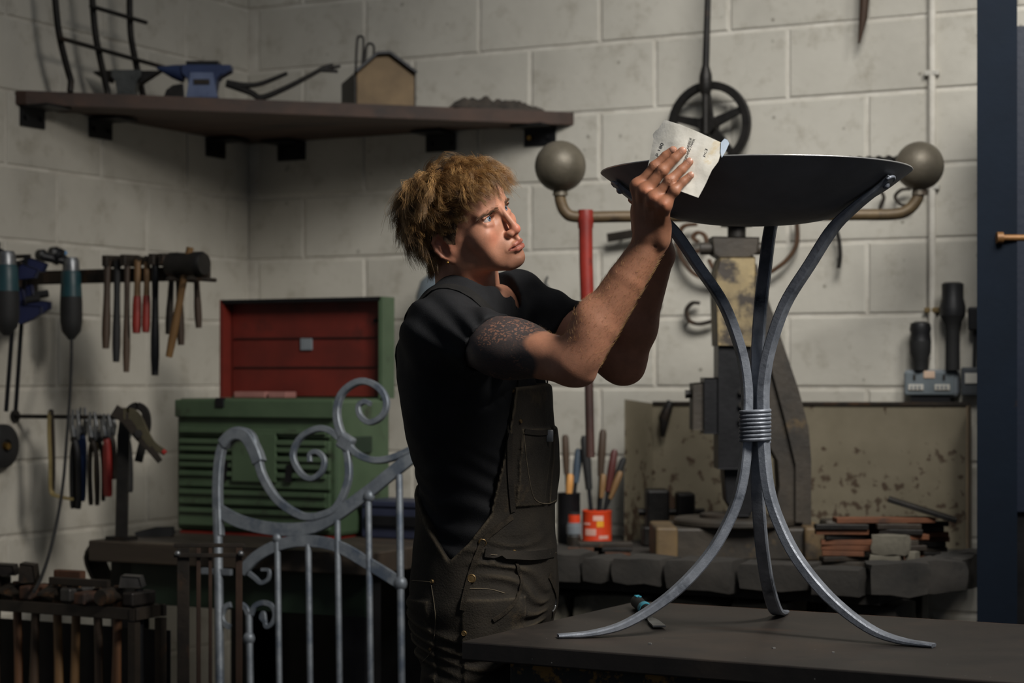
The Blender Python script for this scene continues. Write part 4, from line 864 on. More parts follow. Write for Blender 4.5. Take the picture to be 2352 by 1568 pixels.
# ------------------------------------------------------------------ steel welding table
TZ = .83; th0 = math.radians(1.6); TR = rotz(-th0); TU = TR @ Vector((1, 0, 0)); TV = TR @ Vector((0, 1, 0)); TL, TD = 1.75, .755
fl = onZ(1060, 1472, TZ)
def table_mat():
    m, nt, b = new_mat('oiled_plate'); vec = N(nt, 'ShaderNodeTexCoord').outputs['Object']
    n1 = noise_n(nt, vec, 3.5, 8, .62, .6); r1 = ramp(nt, n1.outputs[0], [(.3, lin((38, 35, 33))), (.5, lin((52, 47, 43))), (.68, lin((66, 57, 50)))])
    n2 = noise_n(nt, vec, 1.7, 7, .6, 1.0); r2 = ramp(nt, n2.outputs[0], [(.58, (0, 0, 0)), (.72, (.8, .8, .8))]); c = mixc(nt, r2.outputs[0], r1.outputs[0], lin((112, 72, 44)))
    v = N(nt, 'ShaderNodeTexVoronoi'); v.inputs['Scale'].default_value = 70; nt.links.new(vec, v.inputs['Vector']); r3 = ramp(nt, v.outputs['Distance'], [(.06, (1, 1, 1)), (.1, (0, 0, 0))])
    sp = N(nt, 'ShaderNodeSeparateColor'); nt.links.new(v.outputs['Color'], sp.inputs[0]); g = N(nt, 'ShaderNodeMath', operation='GREATER_THAN'); nt.links.new(sp.outputs[1], g.inputs[0]); g.inputs[1].default_value = .93
    mm = N(nt, 'ShaderNodeMath', operation='MULTIPLY'); nt.links.new(r3.outputs[0], mm.inputs[0]); nt.links.new(g.outputs[0], mm.inputs[1])
    c = mixc(nt, mm.outputs[0], c, lin((150, 146, 140))); nt.links.new(c, b.inputs['Base Color'])
    b.inputs['Metallic'].default_value = .25; mr = N(nt, 'ShaderNodeMapRange'); mr.inputs[3].default_value = .42; mr.inputs[4].default_value = .68; nt.links.new(n1.outputs[0], mr.inputs[0]); nt.links.new(mr.outputs[0], b.inputs['Roughness'])
    bn = noise_n(nt, vec, 30, 6); bp = N(nt, 'ShaderNodeBump'); bp.inputs['Strength'].default_value = .15; bp.inputs['Distance'].default_value = .003; nt.links.new(bn.outputs[0], bp.inputs['Height']); nt.links.new(bp.outputs[0], b.inputs['Normal'])
    return m
PLATE = table_mat(); EDGER = M('rust_edge', (150, 92, 50), (92, 60, 40), 10, .7, .1, .3)
tc = fl+TU*TL/2+TV*TD/2
table = thing('steel_table', 'heavy dark steel plate worktable with rust-tinged edges', 'table', (tc.x, tc.y, 0))
MB().box(Vector((tc.x, tc.y, TZ-.0175)), (TL, TD, .035), TR, .003).build('top_plate', PLATE, table)
e = fl+TU*TL/2+TV*(TD-.002); MB().box(Vector((e.x, e.y, TZ-.0172)), (TL-.01, .006, .034), TR, .001).build('rusty_back_edge', EDGER, table)
YBOX = M('chipped_yellow', (34, 31, 27), (24, 23, 21), 8, .65, .1, .3, 40, c3=(128, 94, 36), c3scale=26, c3lo=.50, c3hi=.58)
b0 = onZ(1150, 1520, TZ-.04); b0 = fl+TU*.085+TV*.03
bc = b0+TU*(TL-.2)/2+TV*(TD-.10)/2
MB().box(Vector((bc.x, bc.y, (TZ-.036)/2+.04)), (TL-.2, TD-.10, TZ-.036-.08), TR, .004).build('pedestal', YBOX, table)
MB().box(Vector((bc.x, bc.y, .02)), (TL-.24, TD-.14, .04), TR).build('plinth', DSTEEL, table)
# ------------------------------------------------------------------ fire bowl on its three-legged stand
FORG = M('forged_steel', (146, 152, 162), (112, 118, 128), 22, .46, .35, .25, 90, c3=(64, 70, 80), c3scale=9, c3lo=.54, c3hi=.68)
BOWLM = M('black_bowl_steel', (124, 124, 127), (106, 106, 109), 7, .55, .1, .2, 40, c3=(134, 134, 135), c3scale=5)
RIMM = M('bright_edge', (200, 200, 198), (170, 170, 170), 20, .35, .8, .05)
BC = W(.4637, 3.791, 0); BC.z = TZ
bz = thing('fire_bowl', 'forged steel fire bowl on a three-legged stand bound with wire', 'fire bowl', BC)
BP = [(0, .779), (.05, .780), (.112, .7855), (.162, .797), (.195, .8136), (.245, .8425), (.272, .862), (.294, .8786)]
def bowl_r(z):                                                # outer bowl radius at height above the table (flares on past the rim)
    if z <= BP[0][1]: return 0
    for (r0, z0), (r1, z1) in zip(BP, BP[1:]):
        if z <= z1: return r0+(r1-r0)*(z-z0)/(z1-z0)
    return BP[-1][0]+.75*(z-BP[-1][1])
sp = [tuple(q) for q in spline(BP, 5)]
inner = [(max(r-.0012, 0), z+.0032) for r, z in sp[::-1]]; inner[0] = (.2925, .8802)
MB().lathe(sp, 96, BC, UP).build('bowl', BOWLM, bz, 40)
MB().lathe(inner, 96, BC, UP).build('bowl_inside', BOWLM, bz, 40)
MB().lathe([(.2938, .8784), (.2950, .8797), (.2940, .8812), (.2922, .8806), (.2924, .8795)], 96, BC, UP).build('rim_edge', RIMM, bz, True)
LEG = [(.2745, .8560), (.250, .8365), (.206, .8065), (.160, .767), (.112, .700), (.062, .627), (.030, .544), (.0175, .4775), (.0165, .4195), (.0172, .361), (.029, .2785), (.054, .212), (.0955, .1457), (.162, .0794), (.245, .0275), (.311, .0085), (.382, .0040)]
for ang, fs in ((189.0, 1.0), (-32.5, .93), (73.4, .91)):
    an = math.radians(ang); d = RX*math.cos(an)+FW*math.sin(an); tg = RX*-math.sin(an)+FW*math.cos(an)
    lg = [(r*(fs if i > 9 else 1), z) for i, (r, z) in enumerate(LEG)]
    sl = spline(lg, 6); n = len(sl); m = MB(); T = []
    for i, (r, z) in enumerate(sl):
        a, b = sl[max(i-1, 0)], sl[min(i+1, n-1)]; tv = (d*(b[0]-a[0])+UP*(b[1]-a[1])).normalized(); nv = tg.cross(tv)
        s = i/(n-1); w = .0245; h = .0185
        if s > .8: f = (s-.8)/.2; w = .0245+.006*f-.006*max(0, f-.7)/.3; h = .0185-.012*f
        if s < .20: f = 1-s/.20; h = .0185-.011*f
        if s < .06: w = .0245+.008*(1-s/.06)
        hw, hh = w/2, h/2; c = .0028; pc = BC+d*r+UP*z; lift = UP*0
        if z < .03: pc = pc+UP*max(0, hh+.0006-z)
        for x, y in ((hw, -hh+c), (hw, hh-c), (hw-c, hh), (-hw+c, hh), (-hw, hh-c), (-hw, -hh+c), (-hw+c, -hh), (hw-c, -hh)): m.v.append(pc+tg*x+nv*y)
    m.f = [(i*8+k, i*8+(k+1) % 8, (i+1)*8+(k+1) % 8, (i+1)*8+k) for i in range(n-1) for k in range(8)]+[tuple(range(7, -1, -1)), tuple((n-1)*8+k for k in range(8))]
    lo = m.build('leg', FORG, bz, 35)
    nrm = (d*.5-UP*.86); c = BC+d*.261+UP*.8450+nrm*.004
    MB().ball(c, .0075, 14).build('rivet', FORG, lo, True)
    tip = [BC+d*(.268+.008*math.cos(a))+UP*(.852+.0065*math.cos(a))+tg*.0145*math.sin(a)+nrm*.003 for a in np.linspace(-1.5, 1.5, 9)]
    MB().tube(tip, .0032, 8).build('end_bead', FORG, lo, True)
hel = []
for i in range(8*28+1):
    a = 2*math.pi*i/28; hel.append(BC+(RX*math.cos(a)+FW*math.sin(a))*(.0272+.0009*math.cos(3*(a-math.radians(70))))+UP*(.3655+.0076*i/28))
MB().tube(hel, .0039, 10).build('wire_binding', FORG, bz, True)
# ------------------------------------------------------------------ chisel on the table
CYAN = M('cyan_print', (80, 190, 214), (64, 170, 196), 20, .5, 0, 0)
a, b, c = onZ(1463, 1397, TZ), onZ(1486, 1419, TZ), onZ(1516, 1445, TZ); ax = (c-a); ax.z = 0; ax.normalize(); r = .0135
t = thing('chisel', 'black-handled scraper with cyan marks lying on the steel table', 'chisel', Vector((b.x, b.y, TZ)))
hL = (b-a).length; o = a+UP*(r+.0008)
MB().lathe([(0, -.014), (r*.7, -.012), (r*.98, -.004), (r, .012), (r*.92, hL*.5), (r*1.02, hL*.78), (r*.8, hL), (r*.45, hL+.012), (0, hL+.012)], 24, o, ax).build('handle', RUBBER, t, 40)
MB().lathe([(r*.98, hL*.66), (r*1.06, hL*.70), (r*1.06, hL*.84), (r*.99, hL*.88)], 24, o, ax).build('cyan_band', CYAN, t, 40)
sd = ax.cross(UP)
ring = [o+ax*(.024+.0085*math.cos(q))+sd*.0055*math.sin(q)+UP*(r*1.0) for q in np.linspace(.5, 2*math.pi-.2, 18)]+[o+ax*.024+UP*(r*1.0)]
MB().tube(ring, .0014, 6).build('cyan_letter', CYAN, t, True)
MB().tube([o+ax*.002-sd*.005+UP*r*.98, o+ax*.002+sd*.006+UP*r*.98], .0014, 6).build('cyan_letter', CYAN, t, True)
bl = b+ax*.005; MB().prism([(-.0045, 0), (-.006, .05), (-.011, .085), (-.0125, (c-bl).length), (.0125, (c-bl).length), (.011, .085), (.006, .05), (.0045, 0)], Vector((bl.x, bl.y, TZ+.0075)), sd, ax, -.0032).build('blade', STEEL, t)
# little filings scattered on the plate
for i, (px, py) in enumerate(((1493, 1479), (1777, 1489), (1914, 1499))):
    p = onZ(px, py, TZ); tag(MB().box(p+UP*.0012, (.006, .004, .0022), rotz(i)).build('metal_chip', RIMM), 'tiny bright metal chip lying on the steel table', 'metal chip', 'metal chips on the table')
# ------------------------------------------------------------------ sandpaper held against the bowl
from mathutils.geometry import delaunay_2d_cdt
def paper_pt(px, py, off=0.0):
    lo, hi = 3.2, 3.79
    rd = RAY(px, py)
    def g(Y):
        p = CAM+rd*Y; z = p.z-TZ; return math.hypot(p.x-BC.x, p.y-BC.y)-(.2945-.42*(z-.8786))
    for _ in range(40):
        m_ = (lo+hi)/2
        if g(m_) > 0: lo = m_
        else: hi = m_
    u, v = (px-1570)/60, (py-360)/60
    cr = .0035*noise.noise(Vector((u*1.3, v*1.1, 2)))+.002*abs(noise.noise(Vector((u*2.6+v, v*2.4-u, 7))))
    return CAM+rd*(lo-.0025-max(0, cr)-off)
PAPER = [(1527, 275), (1519, 285), (1513, 295), (1506, 300), (1499, 309), (1501, 319), (1497, 340), (1493, 362), (1485, 392), (1483, 408), (1530, 427), (1566, 440), (1604, 454), (1620, 424), (1635, 391), (1650, 371), (1656, 350), (1656, 327), (1630, 315), (1600, 301), (1560, 285)]
FLAP = [(1656, 327), (1664, 318), (1671, 321), (1675, 329), (1668, 345), (1658, 362), (1655, 350)]
def paper_mesh(poly, step, lift):
    pts = []
    for i, p in enumerate(poly):
        q = poly[(i+1) % len(poly)]; n = max(1, int(math.dist(p, q)/step)); pts += [(p[0]+(q[0]-p[0])*k/n, p[1]+(q[1]-p[1])*k/n) for k in range(n)]
    nb = len(pts); vs = [Vector(p) for p in pts]
    x0, x1 = min(p[0] for p in pts), max(p[0] for p in pts); y0, y1 = min(p[1] for p in pts), max(p[1] for p in pts)
    def inside(x, y):
        c = False
        for i in range(len(poly)):
            (xa, ya), (xb, yb) = poly[i], poly[i-1]
            if (ya > y) != (yb > y) and x < (xb-xa)*(y-ya)/(yb-ya)+xa: c = not c
        return c
    y = y0+step/2
    while y < y1:
        x = x0+step/2
        while x < x1:
            if inside(x, y) and min(math.dist((x, y), p) for p in pts[:nb]) > step*.6: vs.append(Vector((x, y)))
            x += step
        y += step
    v2, _, f2 = delaunay_2d_cdt(vs, [(i, (i+1) % nb) for i in range(nb)], [], 1, 1e-4)[:3]
    m = MB(); top = [paper_pt(v.x, v.y, lift) for v in v2]; bot = [paper_pt(v.x, v.y, lift-.0007) for v in v2]; k = len(v2)
    m.add(top+bot, [tuple(f) for f in f2]+[tuple(i+k for i in reversed(f)) for f in f2]+[(i, (i+1) % nb, (i+1) % nb+k, i+k) for i in range(nb)]); return m
SAND = M('abrasive_paper', (214, 212, 204), (196, 193, 182), 16, .75, 0, .15, 60, c3=(196, 184, 158), c3scale=22)
pr = paper_pt(1545, 370); sand = thing('sandpaper', 'torn off-white sheet of abrasive paper marked P 180 pressed on the bowl', 'sandpaper', pr)
paper_mesh(PAPER, 7, 0).build('sheet', SAND, sand, 25)
paper_mesh(FLAP, 6, .0015).build('folded_corner', M('paper_blue', (180, 192, 206), (164, 178, 194), 20, .7), sand, 30)
INK = M('black_ink', (28, 28, 30), None, 20, .6, 0, 0)
def print_text(txt, x0, y0, x1, y1, h, shear=0):
    cu = bpy.data.curves.new('txt', 'FONT'); cu.body = txt; cu.size = 1; cu.resolution_u = 3
    ob = bpy.data.objects.new('txt', cu); COL.objects.link(ob); dg = bpy.context.evaluated_depsgraph_get(); me = ob.evaluated_get(dg).to_mesh()
    vs = [(v.co.x, v.co.y) for v in me.vertices]; fs = [tuple(p.vertices) for p in me.polygons]; wd_ = max(v[0] for v in vs); ob.evaluated_get(dg).to_mesh_clear()
    bpy.data.objects.remove(ob); bpy.data.curves.remove(cu)
    L = math.dist((x0, y0), (x1, y1)); ux, uy = (x1-x0)/L, (y1-y0)/L; nx, ny = uy, -ux
    m = MB(); m.add([paper_pt(x0+ux*v[0]/wd_*L+nx*v[1]*h, y0+uy*v[0]/wd_*L+ny*v[1]*h, .0003) for v in vs], fs); return m.build('printed_text', INK, sand)
print_text('P 180', 1512, 361, 1525, 330, 11)
print_text('CARBIDE', 1580, 349, 1590, 317, 8.5)
print_text('FINISHING PAPER', 1573, 374, 1597, 320, 7.5)
print_text('pc3', 1618, 361, 1626, 343, 9)
# ------------------------------------------------------------------ the man: implicit surfaces meshed with surface nets
f32 = np.float32
def CC(px, py, Y): return np.array([(px-CX)/FPX*Y, Y, (HY-py)/FPX*Y])
def unit(v): v = np.asarray(v, float); return v/np.linalg.norm(v)
def smin(a, b, k):
    if k <= 0: return np.minimum(a, b)
    h = np.maximum(k-np.abs(a-b), 0)/k; return np.minimum(a, b)-h*h*k*.25
def smax(a, b, k): return -smin(-a, -b, k)
def d_ell(X, Y, Z, c, r, R=None):
    x, y, z = X-c[0], Y-c[1], Z-c[2]
    if R is not None: x, y, z = (R[0][i]*x+R[1][i]*y+R[2][i]*z for i in range(3))   # columns of R are the axes
    k0 = np.sqrt((x/r[0])**2+(y/r[1])**2+(z/r[2])**2)+1e-9; k1 = np.sqrt((x/r[0]**2)**2+(y/r[1]**2)**2+(z/r[2]**2)**2)+1e-9
    return k0*(k0-1)/k1
def d_cap(X, Y, Z, a, b, ra, rb, flat=None):
    """tapered capsule; flat=(axis, factor>1) thins it along axis"""
    x, y, z = X-a[0], Y-a[1], Z-a[2]; d = np.array(b, float)-np.array(a, float)
    if flat is not None:
        n, k = unit(flat[0]), flat[1]-1; q = (x*n[0]+y*n[1]+z*n[2])*k; x, y, z = x+q*n[0], y+q*n[1], z+q*n[2]; d = d+n*(d@n)*k
    t = np.clip((x*d[0]+y*d[1]+z*d[2])/(d@d), 0, 1); return np.sqrt((x-d[0]*t)**2+(y-d[1]*t)**2+(z-d[2]*t)**2)-(ra+(rb-ra)*t)
class Field:
    def __init__(s, lo, hi, h):
        s.o = np.array(lo, float); s.h = h; s.n = [int(math.ceil((hi[i]-lo[i])/h))+1 for i in range(3)]; s.f = np.full(s.n, .05, f32)
        s.ax = [(lo[i]+h*np.arange(s.n[i])).astype(f32) for i in range(3)]
    def sl(s, lo, hi):
        r = []
        for i in range(3):
            a = max(0, int((lo[i]-s.o[i])/s.h)); b = min(s.n[i], int((hi[i]-s.o[i])/s.h)+2); r.append(slice(a, max(a, b)))
        return tuple(r)
    def xyz(s, q): return s.ax[0][q[0]][:, None, None], s.ax[1][q[1]][None, :, None], s.ax[2][q[2]][None, None, :]
    def op(s, fn, lo, hi, k, sub=False):
        q = s.sl(np.array(lo)-k*1.0-.004, np.array(hi)+k*1.0+.004); d = np.asarray(fn(*s.xyz(q)), f32)
        s.f[q] = smax(s.f[q], -d, k) if sub else smin(s.f[q], d, k)
    def ell(s, c, r, k=.01, R=None, sub=False):
        m = max(r); s.op(lambda x, y, z: d_ell(x, y, z, c, r, R), np.array(c)-m, np.array(c)+m, k, sub)
    def cap(s, a, b, ra, rb, k=.01, flat=None, sub=False):
        m = max(ra, rb); s.op(lambda x, y, z: d_cap(x, y, z, a, b, ra, rb, flat), np.minimum(a, b)-m, np.maximum(a, b)+m, k, sub)
    def full(s, fn, k=.0):
        q = tuple(slice(0, n) for n in s.n); s.f = np.asarray(fn(s.f, *s.xyz(q)), f32)
    def mesh(s, smooth=1):
        f = s.f; sg = f < 0; nx, ny, nz = f.shape
        c = np.zeros((nx-1, ny-1, nz-1), np.uint8)
        for i in (0, 1):
            for j in (0, 1):
                for k in (0, 1): c += sg[i:nx-1+i, j:ny-1+j, k:nz-1+k]
        I, J, K = np.nonzero((c > 0) & (c < 8)); idx = np.full(c.shape, -1, np.int32); idx[I, J, K] = np.arange(len(I))
        pos = np.zeros((len(I), 3)); cnt = np.zeros(len(I)); cr = [(i, j, k) for i in (0, 1) for j in (0, 1) for k in (0, 1)]
        val = {q: f[I+q[0], J+q[1], K+q[2]].astype(float) for q in cr}
        for a in cr:
            for ax in range(3):
                if a[ax]: continue
                b = list(a); b[ax] = 1; b = tuple(b); fa, fb = val[a], val[b]; m = (fa < 0) != (fb < 0); t = np.where(m, fa/np.where(m, fa-fb, 1), 0)
                for d in range(3): pos[:, d] += np.where(m, a[d]+(t if d == ax else 0), 0)
                cnt += m
        V = pos/cnt[:, None]+np.stack([I, J, K], 1); V = s.o+V*s.h; F = []
        for ax in range(3):
            u, v = (ax+1) % 3, (ax+2) % 3
            A = [slice(None)]*3; B = [slice(None)]*3; A[ax] = slice(0, -1); B[ax] = slice(1, None); s0, s1 = sg[tuple(A)], sg[tuple(B)]
            e = np.array(np.nonzero(s0 != s1)).T; ok = (e[:, u] > 0) & (e[:, v] > 0) & (e[:, u] < f.shape[u]-1) & (e[:, v] < f.shape[v]-1); e = e[ok]
            def at(du, dv): q = e.copy(); q[:, u] += du; q[:, v] += dv; return idx[q[:, 0], q[:, 1], q[:, 2]]
            Q = np.stack([at(-1, -1), at(0, -1), at(0, 0), at(-1, 0)], 1); fl_ = s0[e[:, 0], e[:, 1], e[:, 2]]; Q[~fl_] = Q[~fl_][:, ::-1]; F.append(Q)
        F = np.concatenate(F); F = F[(F >= 0).all(1)]
        for _ in range(smooth):
            acc = np.zeros_like(V); n = np.zeros(len(V))
            for a, b in ((0, 1), (1, 2), (2, 3), (3, 0)):
                np.add.at(acc, F[:, a], V[F[:, b]]); np.add.at(n, F[:, a], 1); np.add.at(acc, F[:, b], V[F[:, a]]); np.add.at(n, F[:, b], 1)
            V = V*.5+.5*acc/np.maximum(n, 1)[:, None]
        return V, F
def vnormals(V, F):
    n = np.cross(V[F[:, 2]]-V[F[:, 0]], V[F[:, 3]]-V[F[:, 1]]); N_ = np.zeros_like(V)
    for k in range(4): np.add.at(N_, F[:, k], n)
    return N_/(np.linalg.norm(N_, axis=1)[:, None]+1e-12)
PB = np.array([-.05, 4.06, -1.32])                            # foot point of the man in camera-side metres
pw = W(*PB); man = thing('person', 'blond man in black T-shirt and worn dark dungarees sanding the bowl', 'person', pw); man.rotation_euler = (0, 0, YAW)
def pobj(name, V, F, mat, smooth=True, parent=None, cols=None):
    me = bpy.data.meshes.new(name); V = np.asarray(V, float)-PB
    if isinstance(F, np.ndarray):
        me.vertices.add(len(V)); me.vertices.foreach_set('co', V.astype(f32).ravel()); k = F.shape[1]
        me.loops.add(len(F)*k); me.loops.foreach_set('vertex_index', F.astype(np.int32).ravel()); me.polygons.add(len(F))
        me.polygons.foreach_set('loop_start', np.arange(len(F), dtype=np.int32)*k); me.update(calc_edges=True)
    else: me.from_pydata([tuple(v) for v in V], [], F)
    if cols is not None:
        at = me.color_attributes.new('col', 'FLOAT_COLOR', 'POINT'); at.data.foreach_set('color', np.concatenate([cols, np.ones((len(cols), 1))], 1).astype(f32).ravel())
    me.validate()
    if smooth: shade(me, smooth)
    if mat: me.materials.append(mat)
    o = bpy.data.objects.new(name, me); COL.objects.link(o); o.parent = parent or man; return o
def mbobj(m, name, mat, smooth=True, parent=None): return pobj(name, [tuple(v) for v in m.v], m.f, mat, smooth, parent)
# ---- head frame
HL = unit((.50, .77, .396)); HU = np.array((-.43, -.18, .885)); HU = unit(HU-HL*(HU@HL)); HF = np.cross(HL, HU); HU = unit(HU+.09*HF); HF = np.cross(HL, HU)
EYEM = CC(1142, 487, 3.87); HC = EYEM-.080*HF+np.array([.001, 0, -.003]); HR = np.stack([HF, HL, HU], 1)
def h2c(p): return HC+np.asarray(p, float) @ HR.T
def c2h(p): return (np.asarray(p, float)-HC) @ HR
mm = .001
NB = np.array([-.088, 3.975, .085])                           # neck base
def build_head():
    F_ = Field((-.135, -.105, -.265), (.128, .105, .122), .00145); E = lambda c, r, k=10, R=None, sub=False: F_.ell(np.array(c)*mm, np.array(r)*mm, k*mm, R, sub)
    K = lambda a, b, ra, rb, k=10, flat=None, sub=False: F_.cap(np.array(a)*mm, np.array(b)*mm, ra*mm, rb*mm, k*mm, flat, sub)
    E((-8, 0, 30), (97, 75, 82), 1); E((42, 0, -34), (46, 55, 66), 24); E((58, 0, 42), (32, 56, 44), 22)
    for s in (-1, 1):
        K((6, s*47, -66), (72, s*17, -97), 15, 14, 26); K((8, s*56, -20), (6, s*49, -64), 14, 14, 24)
        E((56, s*44, -25), (24, 19, 17), 18); K((52, s*48, -40), (60, s*32, -72), 14, 12, 22)
    E((76, 0, -66), (24, 29, 25), 16); E((80, 0, -96), (17, 19, 15), 14); K((-26, 0, -40), c2h(NB)/mm, 58, 62, 24, ((0, 1, 0), 1.0))
    cb = c2h(NB)/mm
    for s in (-1, 1):
        K((87, s*9, 14), (70, s*45, 14), 8, 7, 12)
        E((93, s*31, -2), (15, 18, 11.5), 9, None, True)
        K((-8, s*70, -30), (cb[0]+48, s*16, cb[2]+12), 12, 9, 16)          # neck muscle
    K((89, 0, 12), (105.5, 0, -34), 6.5, 8.2, 9, ((0, 1, 0), 1.15)); E((105.5, 0, -39), (10.5, 11, 9.5), 6)
    for s in (-1, 1): E((97, s*12.5, -42.5), (10.5, 6.5, 7.5), 5); K((99, s*9, -49.5), (102, s*5.5, -50), 2.6, 2.6, 2.5, None, True)
    K((99, 0, -48), (104, 0, -60), 5, 5, 6)
    for s in (-1, 1):
        K((85.5, s*24, -69.0), (98, s*11, -65.5), 3.6, 5.2, 4); K((98, s*11, -65.5), (101.5, s*2.5, -64.4), 5.2, 5.0, 3)
        K((85.5, s*23.5, -71), (98.5, s*9, -75.5), 3.6, 5.8, 4); K((98.5, s*9, -75.5), (100, 0, -76), 5.8, 6.0, 3)
        K((88, s*25, -69.8), (104.5, s*8, -69.6), 1.0, 1.5, 2.4, None, True); K((104.5, s*8, -69.6), (106.5, 0, -70.2), 1.5, 1.5, 2.4, None, True)
    E((101, 0, -87), (6, 14, 4.5), 6, None, True)
    for s in (-1, 1):                                         # lids around the eyeball, then the eye slit
        e = np.array([68.5, s*31.5, 0.0])
        E(e, (14.4, 15.5, 14.0), 6); K(e+(10.5, -s*13, 9.5), e+(9.5, s*14, 7.0), 2.6, 2.4, 4); K(e+(11.5, 0, -12), e+(8.5, s*12, -9), 3.2, 2.4, 6)
        F_.op(lambda x, y, z: np.maximum(np.sqrt(((y-e[1]*mm)/(14.2*mm))**2+((z-.3*mm)/(np.where(z > .3*mm, 5.2, 5.0)*mm))**2)*5.4*mm-5.4*mm, (e[0]+2)*mm-x)+0*x, (e-(4, 17, 9))*mm, (e+(22, 17, 9))*mm, .0012, True)
        # ear
        c = np.array([-14.0, s*73, -23]); th = math.radians(24); Rr = np.stack([(math.cos(th), s*math.sin(th)*-1, .18), (s*math.sin(th)*1.0, math.cos(th), 0), (-.18, 0, 1)], 1); Rr = Rr/np.linalg.norm(Rr, axis=0)
        ear = lambda a, b: c+Rr @ np.array([a, s*b, 0.])+Rr[:, 2]*0
        P_ = lambda a, z, b=0: c+Rr[:, 0]*a+Rr[:, 1]*(s*b)+Rr[:, 2]*z
        E(P_(-2, 4, 4), (15.5, 4.2, 26), 4, Rr); E(P_(6, -6, 0), (12, 7, 20), 8, Rr)
        E(P_(0, -2, 8.5), (8.5, 6.5, 13), 3, Rr, True); E(P_(-4, 16, 8.5), (7, 4.0, 8), 2.5, Rr, True)
        rim = [P_(9, 14, 6), P_(4, 27, 7.5), P_(-6, 30, 8), P_(-15, 20, 8), P_(-18, 4, 7.5), P_(-14, -12, 6), P_(-5, -25, 4.5)]
        for a, b in zip(rim, rim[1:]): K(a, b, 3.4, 3.4, 2.5)
        E(P_(-1, -27, 3.5), (7.5, 4.6, 8.5), 4, Rr); K(P_(11, -4, 5), P_(10, -11, 5), 4, 3.6, 4)
    E((cb[0]+30, cb[1], cb[2]-14), (75, 105, 50), 30)
    return F_.mesh(1)
HV, HFc = build_head(); HN = vnormals(HV, HFc)
def skin_cols(n): return np.tile(np.array(lin((180, 130, 106))), (n, 1))
hc = skin_cols(len(HV)); X_, Y_, Z_ = (HV/mm).T
def blend(c, w, col): return c*(1-w[:, None])+np.array(lin(col))*w[:, None]
g3 = lambda c, r: np.exp(-(((X_-c[0])/r[0])**2+((np.abs(Y_)-c[1])/r[1])**2+((Z_-c[2])/r[2])**2))
hc = blend(hc, .30*g3((70, 40, -35), (30, 16, 16)), (196, 104, 84)); hc = blend(hc, .6*g3((110, 0, -40), (14, 12, 12)), (198, 104, 84))
lipw = np.clip(1-((np.abs(Z_+70.2)-np.interp(np.abs(Y_), [0, 6, 12, 24, 26], [10.2, 10.2, 8.4, 2.2, 0]))/1.5), 0, 1)*(X_ > 84)*(np.abs(Y_) < 26)
hc = blend(hc, .72*lipw, (150, 74, 64)); hc = blend(hc, .5*np.clip(lipw, 0, 1)*(np.abs(Z_+70) < 1.6), (80, 34, 30))
hc = blend(hc, .5*g3((95, 0, -82), (30, 42, 26))*(1-lipw)*(Z_ < -50), (134, 94, 74)); hc = blend(hc, .45*g3((85, 34, -14), (16, 14, 7)), (150, 92, 76))
hc = blend(hc, .35*g3((-14, 78, -12), (30, 20, 36)), (180, 92, 72))
